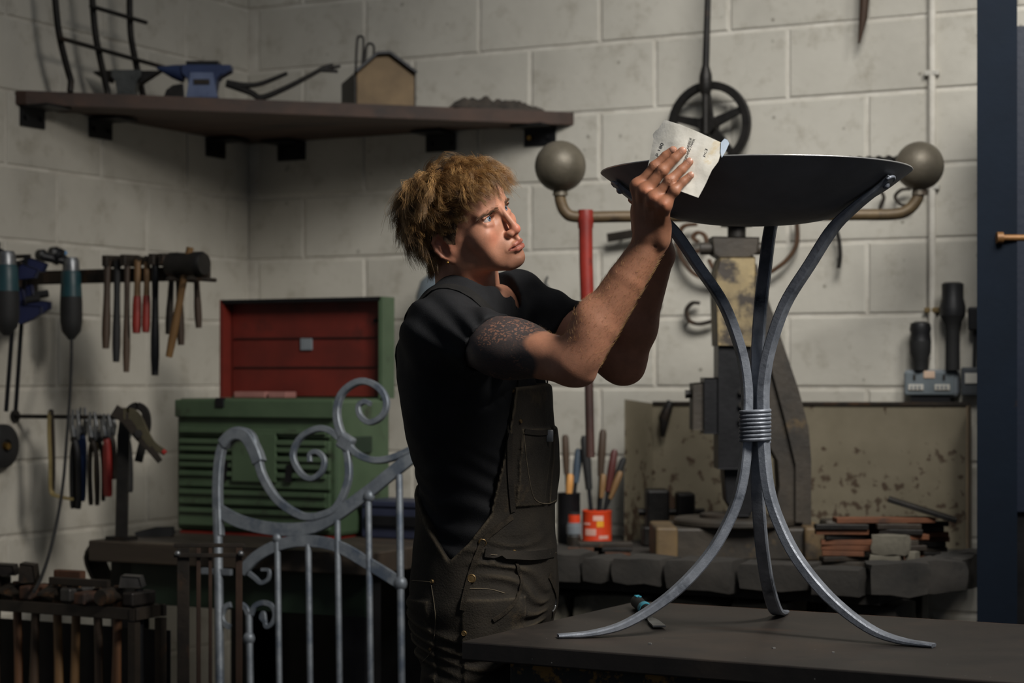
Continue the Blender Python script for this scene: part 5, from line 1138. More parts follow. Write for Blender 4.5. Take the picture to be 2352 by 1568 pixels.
# ---- arms and hands
def ppY(px, py): return (paper_pt(px, py)-CAM).dot(FW)
def hand_chain(F_, pts, rs, k=.004):
    for i in range(len(pts)-1): F_.cap(pts[i], pts[i+1], rs[i], rs[i+1], k)
S1 = CC(1018, 768, 3.80); EL = CC(1318, 832, 3.60); WR = CC(1497, 552, 3.572)
def build_near_arm():
    F_ = Field((-.16, 3.44, -.075), (.36, 3.88, .425), .00195)
    ud = unit(EL-S1); fd = unit(WR-EL)
    F_.cap(S1, S1+(EL-S1)*.5, .050, .049, .02); F_.cap(S1+(EL-S1)*.45, EL, .049, .040, .03)
    F_.ell(S1+(EL-S1)*.55+np.array([0, 0, .002]), (.075, .044, .046), .03)
    F_.cap(EL-fd*.005, EL+(WR-EL)*.32, .037, .0400, .02); F_.cap(EL+(WR-EL)*.32, EL+(WR-EL)*.68, .0400, .0345, .003); F_.cap(EL+(WR-EL)*.68, WR, .0345, .0285, .003)
    F_.ell(EL+np.array([.019, .004, -.023]), (.017, .018, .015), .018); F_.ell(EL+fd*.06+np.array([-.006, -.012, .004]), (.028, .028, .055), .03)
    Yk = [ppY(1504, 382), ppY(1520, 391), ppY(1538, 415), ppY(1549, 436)]
    FG = [[(1466, 428, -.016), (1504, 383, -.018), (1529, 358, -.0125), (1546, 345, -.0095)], [(1482, 440, -.020), (1521, 392, -.021), (1549, 364, -.014), (1567, 347, -.0100)],
          [(1503, 457, -.019), (1538, 416, -.020), (1565, 390, -.014), (1583, 372, -.0098)], [(1525, 471, -.015), (1549, 438, -.016), (1568, 418, -.012), (1586, 403, -.0090)]]
    RS = [(.0108, .0094, .0083, .0076), (.0112, .0098, .0087, .0079), (.0108, .0094, .0083, .0076), (.0098, .0084, .0074, .0067)]
    tips = []; mcps = []
    for i, (fg, rs) in enumerate(zip(FG, RS)):
        pts = []
        for j, (px, py, dy) in enumerate(fg):
            Y = (Yk[i]+.004 if j == 0 else ppY(px, py))+dy; pts.append(CC(px, py, Y))
        hand_chain(F_, pts, rs, .003); tips.append((pts[-2], pts[-1])); mcps.append(pts[0])
        F_.ell(pts[0]+np.array([-.001, -.002, .001]), (.0110, .0100, .0110), .010)
        F_.ell(pts[1]+np.array([0, -.0008, 0]), (rs[1]*1.06, rs[1]*1.05, rs[1]*1.06), .006)
        for e_ in (.0008, -.0022): F_.cap(pts[1]+np.array([-.006, -.0105, -.004+e_*2]), pts[1]+np.array([.005, -.0108, .006+e_*2]), .0007, .0007, .0014, None, True)
    bases = [CC(1473, 535, 3.568), CC(1487, 537, 3.560), CC(1503, 540, 3.560), CC(1520, 542, 3.566)]
    for b, m_, r0 in zip(bases, mcps, (.0145, .0145, .0142, .014)): F_.cap(b, m_+np.array([0, .004, 0]), r0, .0115, .014)
    F_.cap(WR, (bases[1]+bases[2])/2, .0262, .020, .015, ((0, 1, 0), 1.3)); F_.ell((bases[0]+mcps[0])/2+np.array([.003, .022, -.004]), (.019, .020, .034), .012); F_.ell((bases[3]+mcps[3])/2+np.array([-.002, .014, -.012]), (.016, .018, .036), .012)
    th = [CC(1468, 525, 3.590), CC(1466, 478, 3.610), CC(1480, 440, 3.617), CC(1500, 414, 3.605)]; hand_chain(F_, th, (.0145, .0115, .0100, .0085), .006)
    F_.cap(CC(1504, 566, 3.545), CC(1528, 560, 3.556), .0012, .0012, .003, None, True)
    for i, m_ in enumerate(mcps): F_.cap((bases[i]*.7+m_*.3)+np.array([0, -.0135, 0]), m_+np.array([0, -.012, 0]), .0012, .0022, .006)
    return F_.mesh(1), tips, mcps, FG
(AV, AF), TIPS, MCPS, FGN = build_near_arm(); AN = vnormals(AV, AF)
ac = skin_cols(len(AV)); cz = np.array([0, -1, 0])
tt = np.clip((AV-S1) @ unit(EL-S1)/np.linalg.norm(EL-S1), -1, 2); onfore = np.clip(((AV-EL) @ unit(WR-EL))/np.linalg.norm(WR-EL), 0, 1.8)
ac = blend(ac, .9*np.clip(.45+onfore, 0, 1), (150, 106, 82)); hw = np.clip((AV[:, 2]-WR[2]+.01)/.05, 0, 1); ac = blend(ac, .55*hw, (138, 92, 68))
for (a, b) in TIPS:
    d = np.linalg.norm(AV-(b+np.array([0, -.0075, 0])+unit(b-a)*.001), axis=1); ac = blend(ac, np.clip(1.6-d/.0044, 0, 1)*.85, (176, 128, 108))
    e = np.abs(d-.0066); ac = blend(ac, np.clip(1-e/.0014, 0, 1)*.5*(AN[:, 1] < -.2), (74, 48, 38))
for m_ in MCPS: ac = blend(ac, .45*np.exp(-(np.linalg.norm(AV-m_-np.array([0, -.012, 0]), axis=1)/.011)**2), (196, 128, 100))
tat = np.clip((tt-.18)/.05, 0, 1)*np.clip((.80-tt+.06*np.sin(AV[:, 2]*70))/.04, 0, 1)*(AV[:, 2] < .125)*(AV[:, 0] < EL[0]+.02)
S2 = CC(1190, 712, 4.08); E2 = CC(1432, 826, 3.95); W2 = CC(1519, 585, 3.865)
def build_far_arm():
    F_ = Field((-.05, 3.66, -.07), (.36, 4.16, .36), .0026); fd = unit(W2-E2)
    F_.cap(S2, S2+(E2-S2)*.5, .054, .050, .02); F_.cap(S2+(E2-S2)*.45, E2, .050, .040, .03); F_.cap(E2-fd*.01, E2+(W2-E2)*.32, .039, .041, .03); F_.cap(E2+(W2-E2)*.3, W2, .041, .0255, .02)
    F_.ell(E2+np.array([.012, 0, -.02]), (.02, .02, .018), .02)
    # the far hand holds the bowl up from below, fingers laid along its underside beside the leg
    bc = np.array([.4637, 3.791, -.49])
    def under(az, r, off):
        z = np.interp(r, [q[0] for q in BP], [q[1] for q in BP]); s_ = (np.interp(r+.004, [q[0] for q in BP], [q[1] for q in BP])-np.interp(r-.004, [q[0] for q in BP], [q[1] for q in BP]))/.008
        a = math.radians(az); n_ = math.sqrt(1+s_*s_); rr_ = r+off*s_/n_; return bc+np.array([rr_*math.cos(a), rr_*math.sin(a), z-off/n_])
    mc = []
    for i, az in enumerate((179.0, 172.5, 166.0, 159.5)):
        r1, r2, r3, r4 = (.0102, .0090, .0080, .0070) if i < 3 else (.0092, .0080, .0070, .0062); ex = (.0, .004, .002, -.006)[i]
        m_ = under(az, .170, .034); mc.append(m_); hand_chain(F_, [m_, under(az, .190+ex, r2+.004), under(az, .213+ex, r3-.0004), under(az, .229+ex, r4-.0004)], (r1, r2, r3, r4), .003)
    for i, m_ in enumerate(mc): F_.cap(W2+np.array([0, 0, .012])+(m_-mc[1])*.55, m_, .0150, .0110, .012)
    F_.cap(W2, (mc[1]+mc[2])/2*.5+W2*.5, .0255, .020, .012)
    hand_chain(F_, [W2+np.array([.006, .004, .014]), under(153, .165, .045), under(152, .172, .020), under(154, .186, .0078)], (.0130, .0112, .0096, .0082), .005)
    return F_.mesh(1)
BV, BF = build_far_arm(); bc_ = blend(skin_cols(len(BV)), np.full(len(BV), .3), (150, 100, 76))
# hidden trunk so that the body is whole under the clothes
FD = unit((.918, -.397, 0)); LD = unit((.397, .918, 0)); TRM = np.stack([FD, LD, np.array([0, 0, 1.])], 1)
HIP1, HIP2 = np.array([-.084, 3.989, -.46]), np.array([-.026, 4.140, -.46]); KN1, KN2 = HIP1+np.array([.0, -.01, -.40]), HIP2+np.array([-.02, .03, -.40]); AN1, AN2 = KN1+np.array([-.05, -.01, -.40]), KN2+np.array([-.04, .02, -.40])
def torso_sd(x, y, z):
    d = d_ell(x, y, z, (-.086, 3.968, .01), (.118, .172, .185), TRM); d = smin(d, d_ell(x, y, z, (-.052, 4.03, -.20), (.112, .152, .21), TRM), .10)
    d = smin(d, d_ell(x, y, z, (-.054, 4.064, -.42), (.110, .168, .14), TRM), .08)
    d = smin(d, d_cap(x, y, z, S1+np.array([.012, .02, .004]), S2+np.array([-.012, -.02, .0]), .050, .050), .07)
    d = smin(d, d_cap(x, y, z, NB+np.array([0, 0, .008]), S1+np.array([.01, .03, .022]), .034, .030), .04); d = smin(d, d_cap(x, y, z, NB-FD*.052+np.array([0, 0, .052]), NB-FD*.05, .030, .045), .03); return smin(d, d_cap(x, y, z, NB+np.array([0, 0, .012]), S2+np.array([0, -.03, .025]), .034, .030), .04)
def legs_sd(x, y, z):
    d = None
    for h, k_, a in ((HIP1, KN1, AN1), (HIP2, KN2, AN2)):
        q = smin(d_cap(x, y, z, h, k_, .083, .060), d_cap(x, y, z, k_, a, .058, .045), .04); d = q if d is None else smin(d, q, .03)
    return d
def build_trunk():
    F_ = Field((-.25, 3.72, -1.28), (.16, 4.30, .20), .008); F_.full(lambda f, x, y, z: smin(torso_sd(x, y, z)+.008, legs_sd(x, y, z)+.004, .06)); return F_.mesh(1)
TV_, TF_ = build_trunk(); tcs = skin_cols(len(TV_))
HVc = h2c(HV)
allV = [HVc, AV, BV, TV_]; offs = np.cumsum([0]+[len(v) for v in allV]); allF = np.concatenate([F + o for F, o in zip((HFc, AF, BF, TF_), offs)])
cols = np.concatenate([hc, ac, bc_, tcs])
def skin_material():
    m, nt, b = new_mat('skin'); at = N(nt, 'ShaderNodeVertexColor', layer_name='col'); geo = N(nt, 'ShaderNodeTexCoord'); vec = geo.outputs['Object']
    n = noise_n(nt, vec, 45, 6, .65); r = ramp(nt, n.outputs[0], [(.3, (.80, .78, .76)), (.7, (1.08, 1.03, 1.0))]); c = mixc(nt, 1.0, at.outputs[0], r.outputs[0], 'MULTIPLY')
    ta = N(nt, 'ShaderNodeAttribute', attribute_name='tattoo')
    v = N(nt, 'ShaderNodeTexVoronoi', feature='DISTANCE_TO_EDGE'); v.inputs['Scale'].default_value = 70; nw = noise_n(nt, vec, 22, 3); vm = mixc(nt, .06, vec, nw.outputs[1]); nt.links.new(vm, v.inputs['Vector'])
    w = N(nt, 'ShaderNodeTexWave', wave_type='RINGS'); w.inputs['Scale'].default_value = 46; w.inputs['Distortion'].default_value = 22; w.inputs['Detail'].default_value = 3; nt.links.new(vec, w.inputs['Vector'])
    r1 = ramp(nt, v.outputs[0], [(.05, (.95, .95, .95)), (.16, (.5, .5, .5))]); r2 = ramp(nt, w.outputs[1], [(.35, (.45, .45, .45)), (.6, (.95, .95, .95))]); n3 = noise_n(nt, vec, 14, 3); r3 = ramp(nt, n3.outputs[0], [(.44, (0, 0, 0)), (.5, (.9, .9, .9))])
    a1 = mixc(nt, 1.0, r1.outputs[0], r2.outputs[0], 'LIGHTEN'); a2 = mixc(nt, 1.0, a1, r3.outputs[0], 'LIGHTEN'); mt = N(nt, 'ShaderNodeMath', operation='MULTIPLY'); nt.links.new(a2, mt.inputs[0]); nt.links.new(ta.outputs['Fac'], mt.inputs[1])
    c = mixc(nt, mt.outputs[0], c, lin((52, 52, 54))); nt.links.new(c, b.inputs['Base Color'])
    b.inputs['Roughness'].default_value = .52; b.inputs['Specular IOR Level'].default_value = .42; b.inputs['Subsurface Weight'].default_value = .12; b.inputs['Subsurface Radius'].default_value = (1, .35, .2); b.inputs['Subsurface Scale'].default_value = .006
    bn = noise_n(nt, vec, 420, 4); bp = N(nt, 'ShaderNodeBump'); bp.inputs['Strength'].default_value = .18; bp.inputs['Distance'].default_value = .0012; nt.links.new(bn.outputs[0], bp.inputs['Height']); nt.links.new(bp.outputs[0], b.inputs['Normal'])
    return m
SKIN = skin_material(); body = pobj('body', np.concatenate(allV), allF, SKIN, True, None, cols)
ta = body.data.attributes.new('tattoo', 'FLOAT', 'POINT'); tw = np.zeros(len(cols)); tw[offs[1]:offs[2]] = tat; ta.data.foreach_set('value', tw.astype(f32))
# ---- fingernails
NAIL = M('fingernail', (176, 132, 112), (150, 106, 88), 120, .4, 0, .05)
for (a_, b_) in TIPS:
    ax_ = unit(b_-a_); nv = unit(np.array([-.25, -1, .1])-ax_*(np.array([-.25, -1, .1])@ax_)); sv = np.cross(ax_, nv); m = MB(); nu, nw = 8, 6; r_ = .0079 if a_ is not TIPS[3][0] else .0069
    for i in range(nu+1):
        for j in range(nw+1):
            u, w_ = i/nu*2-1, j/nw*2-1; wd2 = .86*(1-.25*max(0, u)**3-.12*max(0, -u)**2); th_ = w_*wd2*.78
            m.v.append(Vector(b_+ax_*(.0002+u*.0052)+(nv*math.cos(th_)+sv*math.sin(th_))*(r_+.0005-.0012*max(0, u)**2-.0010*max(0, -u)**2)))
    m.f = [(i*(nw+1)+j, (i+1)*(nw+1)+j, (i+1)*(nw+1)+j+1, i*(nw+1)+j+1) for i in range(nu) for j in range(nw)]; mbobj(m, 'fingernail', NAIL)
# ---- eyes
EYEW = M('eye_white', (186, 176, 170), (174, 160, 154), 30, .22, 0, 0); IRISM = M('iris_blue', (92, 118, 142), (60, 84, 110), 300, .2, 0, 0); PUP = M('pupil', (8, 8, 9), None, 9, .1, 0, 0)
for s in (-1, 1):
    e = np.array([.0685, s*.0315, 0]); gz = unit(np.array([.985, .02-s*.02, .10]))
    m = MB().ball(e, .0125, 28); m.v = [Vector(h2c(np.array(v))) for v in m.v]; eo = mbobj(m, 'eyeball', EYEW)
    for nm, mat, r0, h0 in (('iris', IRISM, .0059, .0112), ('pupil', PUP, .0026, .01215)):
        m = MB().lathe([(r0, h0-.0004), (r0*.98, h0), (r0*.5, h0+.0006+(.0003 if nm == 'iris' else 0)), (0, h0+.0008+(.0003 if nm == 'iris' else 0))][(0 if nm == 'iris' else 0):], 24, e, gz)
        if nm == 'pupil': m = MB().lathe([(r0, .01235), (r0*.6, .01252), (0, .01262)], 18, e, gz)
        m.v = [Vector(h2c(np.array(v))) for v in m.v]; mbobj(m, nm, mat, True, eo)
# ---- strands: hair, brows, lashes, arm hair
def strands(paths, rads, name, mat, parent=None, sides=3, tint=None):
    """paths: (n, m, 3) array in camera-side metres"""
    n, m_, _ = paths.shape; T = np.gradient(paths, axis=1); T /= np.linalg.norm(T, axis=2, keepdims=True)+1e-12
    ref = np.tile(np.array([.31, .52, .79]), (n, m_, 1)); u = np.cross(T, ref); u /= np.linalg.norm(u, axis=2, keepdims=True)+1e-9; w = np.cross(T, u); V = []
    for k in range(sides):
        a = 2*math.pi*k/sides; V.append(paths+(u*math.cos(a)+w*math.sin(a))*rads[:, :, None])
    V = np.stack(V, 2).reshape(-1, 3); base = (np.arange(n)*m_*sides)[:, None, None]; i = np.arange(m_-1)[None, :, None]*sides; k = np.arange(sides)[None, None, :]; k2 = (k+1) % sides
    Q = np.stack([base+i+k, base+i+k2, base+i+sides+k2, base+i+sides+k], -1).reshape(-1, 4); return pobj(name, V, Q, mat, True, parent, np.repeat(tint if tint is not None else np.ones((n, 3)), m_*sides, axis=0))
def hair_material(name, c1, c2, c3):
    m, nt, b = new_mat(name); vec = N(nt, 'ShaderNodeTexCoord').outputs['Object']; n = noise_n(nt, vec, 60, 4, .7); r = ramp(nt, n.outputs[0], [(.32, lin(c1)), (.5, lin(c2)), (.68, lin(c3))]); vc = N(nt, 'ShaderNodeVertexColor', layer_name='col'); nt.links.new(mixc(nt, 1.0, r.outputs[0], vc.outputs[0], 'MULTIPLY'), b.inputs['Base Color'])
    b.inputs['Roughness'].default_value = .42; b.inputs['Specular IOR Level'].default_value = .5; return m
HAIRM = hair_material('blond_hair', (112, 82, 48), (156, 118, 72), (198, 160, 106)); CAPM = M('hair_underlayer', (84, 58, 34), (60, 42, 26), 60, .7, 0, .5, 200)
az = np.degrees(np.arctan2(np.abs(Y_), X_)); zmin = np.interp(az, [0, 25, 42, 55, 68, 80, 90, 100, 112, 128, 150, 180], [66, 62, 50, 30, 8, -24, -20, 8, -4, -42, -62, -66])
on_ear = (np.abs(Y_) > 79) & (Z_ < 25) & (X_ > -45) & (X_ < 20)
reg = (Z_ > zmin) & ~on_ear; cand = np.nonzero(reg)[0]
# underlayer cap: shell of the scalp moved outwards
capF = HFc[reg[HFc].all(1)]; used = np.unique(capF); mp_ = np.full(len(HV), -1); mp_[used] = np.arange(len(used))
pobj('hair_underlayer', h2c(HV[used]+HN[used]*.006), mp_[capF], CAPM)
down = HR.T @ np.array([0, 0, -1.]); rg = np.random.default_rng(11)
NG, NCH, NS = 900, 24, 9
gi = rg.choice(cand, NG); p0 = HV[gi]+HN[gi]*.002; nn = HN[gi]; crown = np.array([-.055, 0, .10])
tn = p0-crown; tn -= nn*(tn*nn).sum(1)[:, None]; tn /= np.linalg.norm(tn, axis=1)[:, None]+1e-9; lowf = np.sin(p0*np.array([[70, 95, 60]])+np.array([[.3, 1.7, 4]]))[:, [1, 2, 0]]; tn += .55*lowf+.28*rg.normal(size=tn.shape); tn -= nn*(tn*nn).sum(1)[:, None]; tn /= np.linalg.norm(tn, axis=1)[:, None]+1e-9
zz_ = p0[:, 2]; aa = az[gi]; Lg = np.where(zz_ > .06, .062, .056)*rg.uniform(.75, 1.25, NG); Lg = np.where(aa > 120, np.interp(zz_, [-.04, .03], [.036, .060])*rg.uniform(.8, 1.2, NG), Lg); Lg = np.where(zz_ < -.035, .026*rg.uniform(.7, 1.2, NG), Lg)
side = (np.abs(p0[:, 1]) > .045) & (aa > 50) & (aa < 128); Lg = np.where(side & (zz_ < .05), .030*rg.uniform(.75, 1.2, NG), Lg); Lg = np.where(side & (zz_ >= .05) & (zz_ < .085), .044*rg.uniform(.75, 1.15, NG), Lg)
Lg = np.where((aa < 96) & (zz_ < .01), .018*rg.uniform(.7, 1.2, NG), Lg); Lg = np.where((aa < 60) & (zz_ > .035), .054*rg.uniform(.7, 1.15, NG), Lg)
lift = np.where(zz_ > .06, .95, .80)*rg.uniform(.7, 1.3, NG); lift = np.where((aa > 120) & (zz_ > -.02), 1.0*rg.uniform(.8, 1.2, NG), lift); lift = np.where((aa < 96) & (zz_ < .01), .25, lift)
ss = np.linspace(0, 1, NS)[None, :, None]
def paths_of(p, n_, t_, L, lf, ph, amp):
    P_ = p[:, None]+t_[:, None]*(L[:, None, None]*(ss*.55+.45*ss**1.6)*.92)+n_[:, None]*(L*lf)[:, None, None]*(ss*(1.25-.72*ss))*.75+down[None, None]*(L[:, None, None]*.26*ss**2.2)
    b = np.cross(n_, t_); wv = np.sin(ss*8.5+ph[:, None, None])*amp[:, None, None]*ss**.7; return P_+b[:, None]*wv+n_[:, None]*np.cos(ss*8.5+ph[:, None, None]*1.3)*(amp*.6)[:, None, None]*ss
ph = rg.uniform(0, 6.28, NG); amp = rg.uniform(.003, .0085, NG)
G_ = paths_of(p0, nn, tn, Lg, lift, ph, amp)
ch = np.repeat(G_, NCH, axis=0); nS = len(ch); jit = rg.normal(size=(nS, 3))*.0034; jt = rg.normal(size=(nS, 3))*.0015
ch = ch+jit[:, None]*(1-.55*ss)+jt[:, None]*ss**1.5+(rg.normal(size=(nS, 1, 3))*.0022)*np.sin(ss*5+rg.uniform(0, 6, (nS, 1, 1)))*ss
cut = rg.uniform(.72, 1.08, nS)[:, None, None]; ch = ch[:, :1]+(ch-ch[:, :1])*cut
cx_, cy_, cz_ = ch[:, :, 0], np.abs(ch[:, :, 1]), ch[:, :, 2]
bad = ((cx_ > .075) & (cz_ < .026)) | ((cy_ > .069) & (cx_ > -.034) & (cx_ < .03) & (cz_ < .000)) | ((cx_ > .030) & (cz_ < .012)) | ((cx_ > -.035) & (cz_ < -.035))
kp = ~bad.any(1); cid = np.repeat(np.arange(NG), NCH)[kp]; ch = ch[kp]; nS = len(ch)
tint = (rg.uniform(.62, 1.25, NG)[cid]*rg.uniform(.85, 1.15, nS))[:, None]*np.array([[1, 1, 1]])
rad = .00034*(1.0-.72*np.linspace(0, 1, NS)[None])*rg.uniform(.7, 1.25, (nS, 1)); hair = strands(h2c(ch.reshape(-1, 3)).reshape(ch.shape), rad, 'hair', HAIRM, None, 3, tint); tag(hair, kind='stuff')
fly = rg.choice(len(ch), 130); fp = ch[fly].copy(); fp = fp[:, :1]+(fp-fp[:, :1])*rg.uniform(1.15, 1.5, (130, 1, 1)); strands(h2c(fp.reshape(-1, 3)).reshape(fp.shape), np.full((130, NS), .00016), 'flyaway_hair', HAIRM)
def surf(p, it=1):                                            # nearest head vertex
    d = ((HV-np.asarray(p))**2).sum(1); i = d.argmin(); return HV[i], HN[i]
BROWM = hair_material('brow_hair', (54, 38, 25), (78, 54, 34), (100, 70, 44))
for s in (-1, 1):
    bp_ = []
    for k in range(210):
        u = rg.uniform(0, 1); q = np.array([.092-.020*u, s*(.010+.042*u), .0122+.0040*math.sin(u*2.3)-.0030*u+rg.normal()*.0017*(1-.5*u)]); v, n_ = surf(q)
        d = unit(np.array([-.25, s*1.0, .42*(1-u*1.6)]))+n_*.25; L = rg.uniform(.007, .011); bp_.append(np.array([v+d*L*t-n_*L*.18*t*t+n_*.0006 for t in np.linspace(0, 1, 5)]))
    bp_ = np.array(bp_); strands(h2c(bp_.reshape(-1, 3)).reshape(bp_.shape), np.tile(.00027*(1-.7*np.linspace(0, 1, 5)), (len(bp_), 1)), 'eyebrow', BROWM)
for s in (-1, 1):
    lp_ = []
    for k in range(46):
        u = k/45*2-1; y = s*.0315+u*.0128; z = .0062*math.sqrt(max(0, 1-(u*.96)**2)); xx = .0685+math.sqrt(max(1e-6, .0143**2-(u*.0128)**2-z*z)); L = .0075
        lp_.append(np.array([(xx+L*t*.8, y+s*0+u*.003*t, z+L*(.05*t+.35*t*t)) for t in np.linspace(0, 1, 5)]))
    lp_ = np.array(lp_); strands(h2c(lp_.reshape(-1, 3)).reshape(lp_.shape), np.tile(.00026*(1-.7*np.linspace(0, 1, 5)), (len(lp_), 1)), 'eyelashes', BROWM)
ci = np.nonzero((onfore > .06) & (onfore < .95) & (AV[:, 2] < WR[2]))[0]; ci = rg.choice(ci, 1900); dv = unit(WR-EL); ap = []
q = AV[ci]; n_ = AN[ci]; dd = dv[None]*.75+rg.normal(size=(len(ci), 3))*.28; dd -= n_*(dd*n_).sum(1)[:, None]; ln = rg.uniform(.005, .012, len(ci)); tt_ = np.linspace(0, 1, 5)[None, :, None]
ap = q[:, None]+dd[:, None]*ln[:, None, None]*tt_+n_[:, None]*(ln*.5)[:, None, None]*tt_*(1-.4*tt_); strands(ap, np.tile(.00016*(1-.7*np.linspace(0, 1, 5)), (len(ci), 1)), 'arm_hair', hair_material('arm_hair', (170, 128, 80), (200, 160, 108), (220, 186, 140)))
st = h2c(np.array([-12+2, -78.5, -38])*mm); v_, n_ = surf(np.array([-.014, -.082, -.051])); mbobj(MB().ball(h2c(v_+n_*.0015), .0026, 14), 'ear_stud', BRASS)
# ---- clothes
def vnoise(x, y, z, s):
    return np.sin(x*s*1.0+1.3*np.sin(y*s*.7+.5)+z*s*.31)*np.sin(y*s*.9+1.1*np.sin(z*s*.8))*.6+np.sin(z*s*1.1+1.2*np.sin(x*s*.6+2)+y*s*.4)*.4
ud = unit(EL-S1)
def shirt_sd(x, y, z):
    d = torso_sd(x, y, z)-.013
    sl = d_cap(x, y, z, S1-ud*.01, S1+(EL-S1)*.40, .063, .063); d = smin(d, sl, .045); u2 = E2-S2; d = smin(d, d_cap(x, y, z, S2, S2+u2*.42, .064, .068), .04)
    dx, dy, dz = x-S1[0], y-S1[1], z-S1[2]; arm = dx*ud[0]+dy*ud[1]+dz*ud[2]
    rad_ = np.arctan2(z-.02, x+.02); fold = np.sin(rad_*17+2.2*np.sin(x*26+y*17))*.0030*np.clip((z+.02)*12, 0, 1)+np.sin((z*1.0+x*.5)*150+3*np.sin(x*20-y*24+z*9))*.0028*np.clip((-z-.12)*8, 0, 1)+vnoise(x, y, z, 38)*.0024
    return d+fold
SW = .026
def shirt_full(f, x, y, z):
    d = shirt_sd(x, y, z)
    hem = unit(ud+np.array([-.05, 0, -.42])); hp = S1+(EL-S1)*.36
    a = (x-hp[0])*hem[0]+(y-hp[1])*hem[1]+(z-hp[2])*hem[2]; near = np.sqrt((x-hp[0])**2+(y-hp[1])**2+(z-hp[2])**2); d = np.where(near < .16, smax(d, a, .004), d)
    arm = d_cap(x, y, z, S1, EL, .0545, .048); d = np.where((near < .10) & (a > -.022), smax(d, -arm, .003), d)
    h2 = unit(E2-S2); p2 = S2+(E2-S2)*.50; b = (x-p2[0])*h2[0]+(y-p2[1])*h2[1]+(z-p2[2])*h2[2]; n2 = np.sqrt((x-p2[0])**2+(y-p2[1])**2+(z-p2[2])**2); d = np.where(n2 < .14, smax(d, b, .004), d)
    nk = d_cap(x, y, z, NB+FD*.046-LD*.012+np.array([0, 0, .03]), NB+FD*.02-LD*.006+np.array([0, 0, .2]), .070, .078); d = smax(d, -nk, .006)      # neck hole
    return smax(d, -(z+.47), .004)
def build_shirt():
    F_ = Field((-.28, 3.66, -.48), (.20, 4.34, .25), .0042); F_.full(shirt_full); return F_.mesh(1)
SV, SF = build_shirt()
TEE = M('black_jersey', (25, 26, 29), (18, 19, 22), 30, .82, 0, .25, 500, spec=.3)
shirt = pobj('t_shirt', SV, SF, TEE)
rim = []
for i in range(49):
    a = 2*math.pi*i/48; c = NB+np.array([.024, -.010, .028]); r = .0725; v = c+r*1.05*(FD*math.cos(a))+r*(LD*math.sin(a)); rim.append(v)
def proj(p, fn, it=12, off=0):
    p = np.array(p, float)
    for _ in range(it):
        e = .002; d = float(fn(*p)); g = np.array([float(fn(p[0]+e, p[1], p[2]))-d, float(fn(p[0], p[1]+e, p[2]))-d, float(fn(p[0], p[1], p[2]+e))-d])/e; n = np.linalg.norm(g)+1e-9; p = p-g/n*np.clip((d-off)/n, -.03, .03)
    return p, g/n
def ang(x, y): return np.degrees(np.arctan2(-( (x+.055)*LD[0]+(y-4.03)*LD[1]), (x+.055)*FD[0]+(y-4.03)*FD[1]))    # 0 front, + towards the camera side
def over_base(x, y, z):
    t_ = torso_sd(x, y, z)-.024; l_ = legs_sd(x, y, z)-.022; d = smin(t_, l_, .06)
    w = .0058*np.sin(z*150+4*np.sin(x*23+z*17)+3*np.sin(y*19-z*31))*np.clip((-z-.30)*7, 0, 1)*np.clip(.4+vnoise(x, y, z, 21), 0, 1)+vnoise(x, y, z, 30)*.0032+vnoise(x, y, z, 75)*.0012; return d+w
def over_sd(x, y, z):
    d = over_base(x, y, z); a = ang(x, y); aa_ = np.abs(a)
    pk = ((aa_ < 42)*(aa_ > 4)*(z < -.10)*(z > -.255)); d = d-.0045*pk
    pk2 = (a > 28)*(a < 82)*(z < -.43); d = d-.004*pk2; pk3 = (a > -5)*(a < 62)*(z < -.345)*(z > -.362); d = d-.0035*pk3
    pk4 = (a > 105)*(a < 165)*(z < -.44)*(z > -.62); d = d-.004*pk4
    top = np.interp(aa_, [0, 47, 54, 62, 78, 92, 110, 130, 180], [-.012, -.02, -.16, -.27, -.325, -.36, -.30, -.24, -.20]); return smax(d, z-top, .004)
def build_over():
    F_ = Field((-.28, 3.74, -.70), (.20, 4.36, .03), .0036); F_.full(lambda f, x, y, z: np.maximum(over_sd(x, y, z), -(z+.69))); return F_.mesh(1)
OV, OF = build_over()
CANV = M('worn_canvas', (50, 45, 38), (36, 33, 29), 10, .85, 0, .45, 260, c3=(70, 60, 46), c3scale=9, spec=.25)
def wear(m, col, lo=.5, hi=.6):
    nt = m.node_tree; b = nt.nodes['Principled BSDF']; src = b.inputs['Base Color'].links[0].from_socket; g = N(nt, 'ShaderNodeNewGeometry')
    r = ramp(nt, g.outputs['Pointiness'], [(lo, (0, 0, 0)), (hi, (.8, .8, .8))]); nt.links.new(mixc(nt, r.outputs[0], src, lin(col)), b.inputs['Base Color'])
wear(CANV, (96, 86, 70), .506, .56)
over = pobj('dungarees', OV, OF, CANV)
def build_legs():
    F_ = Field((-.32, 3.74, -1.25), (.20, 4.36, -.66), .008); F_.full(lambda f, x, y, z: np.maximum(legs_sd(x, y, z)-.024+vnoise(x, y, z, 30)*.004, z+.665)); return F_.mesh(1)
LV, LF = build_legs(); pobj('trouser_legs', LV, LF, CANV, True, over)
def build_boots():
    F_ = Field((-.36, 3.76, -1.325), (.18, 4.36, -1.14), .006)
    for a in (AN1, AN2):
        h = np.array([a[0]-.02, a[1]+.01, -1.275]); t_ = h+FD*.20; F_.cap(h, t_+np.array([0, 0, -.004]), .045, .042, .03); F_.cap(h+np.array([.01, 0, .02]), a+np.array([0, 0, .06]), .052, .05, .03)
    F_.full(lambda f, x, y, z: np.maximum(f, -1.318-z)); return F_.mesh(1)
QV, QF = build_boots(); pobj('boots', QV, QF, M('boot_leather', (44, 36, 30), (30, 25, 22), 10, .6))
def cast(px, py, fn, y0=3.5):
    d = CC(px, py, 1.0); Y = y0
    for _ in range(90):
        v = float(fn(*(d*Y)))
        if v < .0004: return d*Y
        if Y > 4.6: return None
        Y += min(max(v*.7, .0006), .05)
    return None
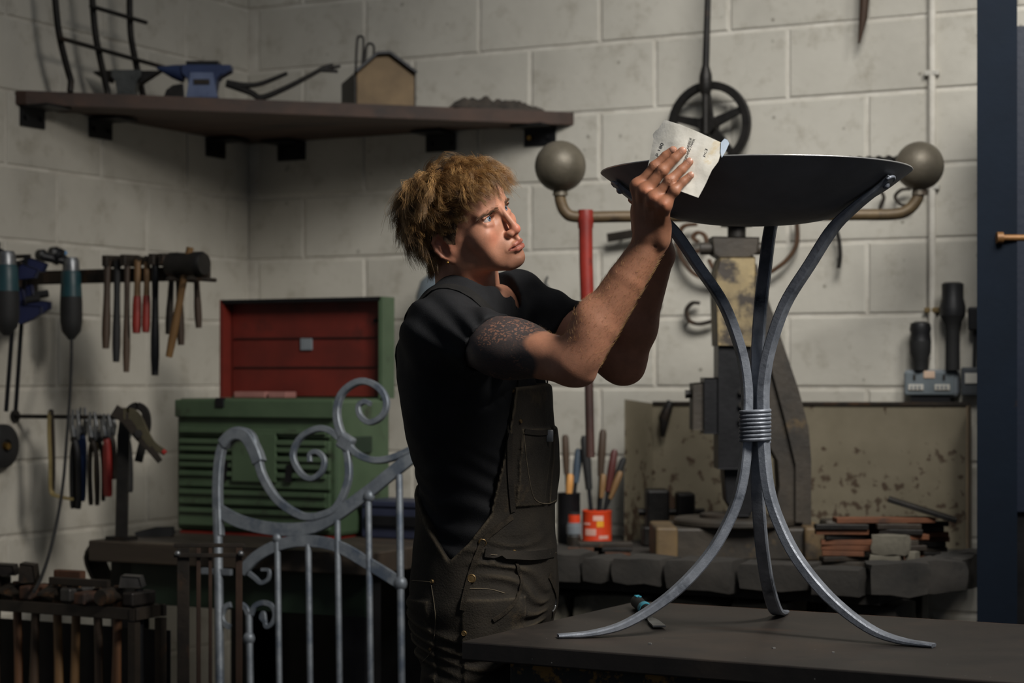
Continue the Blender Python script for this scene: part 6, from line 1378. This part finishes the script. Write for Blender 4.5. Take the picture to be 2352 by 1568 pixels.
def fnS(x, y, z): return np.minimum(shirt_full(None, np.float64(x), np.float64(y), np.float64(z)), over_sd(np.float64(x), np.float64(y), np.float64(z)))
BRONZE = M('dull_bronze', (128, 104, 66), (96, 78, 50), 40, .5, .6, .1, 80)
for px, py, r, nm in ((1108, 1245, .0085, 'button'), (1083, 1328, .0088, 'button'), (1181, 1267, .0042, 'rivet'), (1180, 899, .0036, 'rivet'), (1195, 967, .004, 'rivet'), (1066, 1454, .0055, 'rivet'), (993, 1335, .0042, 'rivet'), (989, 1490, .0040, 'rivet')):
    p = cast(px, py, fnS)
    if p is None: continue
    e = .003; g = unit([float(fnS(*(p+np.eye(3)[i]*e)))-float(fnS(*(p-np.eye(3)[i]*e))) for i in range(3)])
    mbobj(MB().lathe([(r, -.001), (r, .0016), (r*.8, .0030), (r*.72, .0022), (0, .0026)], 18, p+g*.0006, g), nm, BRONZE, 40, over)
# straps and stitched seams laid on the cloth
def ribbon(pts, fn, w, th, mat, name, off=.002, parent=None, n=8):
    c = spline(pts, n); m = MB(); Q = [proj(p, fn, 10, off) for p in c]; ps = [q[0] for q in Q]; k = len(ps)
    for i, (p, g) in enumerate(Q):
        t_ = unit(ps[min(i+1, k-1)]-ps[max(i-1, 0)]); s_ = np.cross(t_, g); s_ = unit(s_)
        for a, b in ((-w/2, 0), (-w/2, th), (w/2, th), (w/2, 0)): m.v.append(Vector(p+s_*a+g*b))
    m.f = [(i*4+j, i*4+(j+1) % 4, (i+1)*4+(j+1) % 4, (i+1)*4+j) for i in range(k-1) for j in range(4)]+[(0, 1, 2, 3), ((k-1)*4+3, (k-1)*4+2, (k-1)*4+1, (k-1)*4)]
    return mbobj(m, name, mat, 50, parent or over)
STRAPM = M('black_webbing', (30, 29, 28), (22, 22, 22), 30, .85, 0, .2, 300, spec=.25)
for sgn in (1, -1):
    b0_ = np.array([-.05, 4.0, -.03])+FD*.12-LD*sgn*.085
    ribbon([b0_, b0_+np.array([0, 0, .06])-FD*.015, NB+FD*.065-LD*sgn*.108+np.array([0, 0, .0]), NB-LD*sgn*.112+np.array([0, 0, .04])-FD*.0, NB-FD*.075-LD*sgn*.080+np.array([0, 0, .0]), NB-FD*.13-LD*sgn*.05+np.array([0, 0, -.10]), np.array([-.06, 4.03, -.22])-FD*.13-LD*sgn*.02], shirt_sd, .032, .003, STRAPM, 'strap', .001)
THR = M('pale_thread', (112, 100, 80), (84, 76, 62), 60, .8, 0, 0)
def seam(pts, off=.0006):
    c = [q for q in (cast(px, py, over_sd) for px, py in spline(pts, 6)) if q is not None]
    if len(c) < 3: return
    return mbobj(MB().tube(c, .0009, 5), 'seam', THR, True, over)
for pts in ([(1203, 992), (1210, 1060), (1222, 1130), (1236, 1152), (1262, 1156), (1284, 1144)], [(1200, 995), (1240, 996), (1276, 992)], [(1150, 892), (1166, 980), (1168, 1080), (1176, 1160)], [(1062, 1352), (1120, 1352), (1160, 1362)], [(1112, 1272), (1180, 1276), (1260, 1272), (1300, 1262)], [(990, 1340), (1000, 1420), (992, 1490), (970, 1520)], [(940, 1332), (992, 1336)]):
    seam(pts)
zp = [q for q in (cast(px, py, over_sd) for px, py in spline([(1266, 1320), (1276, 1360), (1276, 1390), (1268, 1405)], 7)) if q is not None]
zo = mbobj(MB().tube(zp, 1, flat=(.006, .0025, (0, -1, 0))), 'zip', STEEL, 40, over)
bk = cast(1258, 996, over_sd); bk = CC(1258, 996, 3.95) if bk is None else bk; mbobj(MB().box(bk+np.array([.004, -.003, -.004]), (.014, .006, .024), None, .002), 'buckle', STEEL, 40, over)

def over_ribbon(pts, w, th, mat, name):
    c = [q for q in (cast(px, py, over_sd) for px, py in spline(pts, 3)) if q is not None]
    if len(c) > 2: ribbon(c, over_sd, w, th, mat, name, .0005, over, 2)
CANV3 = M('dark_canvas', (46, 41, 35), (34, 31, 27), 12, .85, 0, .4, 260, spec=.25)
CANV2 = M('frayed_canvas', (60, 53, 44), (42, 38, 32), 60, .9, 0, .6, 400, spec=.2)
over_ribbon([(1114, 1268), (1160, 1274), (1215, 1276), (1262, 1270), (1288, 1264)], .018, .0022, CANV3, 'waistband')
over_ribbon([(1176, 1186), (1142, 1212), (1112, 1240), (1090, 1292), (1074, 1345), (1062, 1400)], .011, .0026, CANV2, 'frayed_placket')
over_ribbon([(1184, 1290), (1196, 1330), (1188, 1372), (1160, 1404), (1132, 1424)], .008, .0026, CANV2, 'torn_pocket_edge')
over_ribbon([(1204, 990), (1240, 994), (1272, 990)], .010, .0024, CANV3, 'pocket_hem')
over_ribbon([(1153, 892), (1168, 980), (1170, 1080), (1178, 1175)], .012, .0022, CANV3, 'bib_hem')
over_ribbon([(1262, 1320), (1276, 1355), (1278, 1390), (1268, 1412)], .014, .0020, CANV2, 'zip_tape')
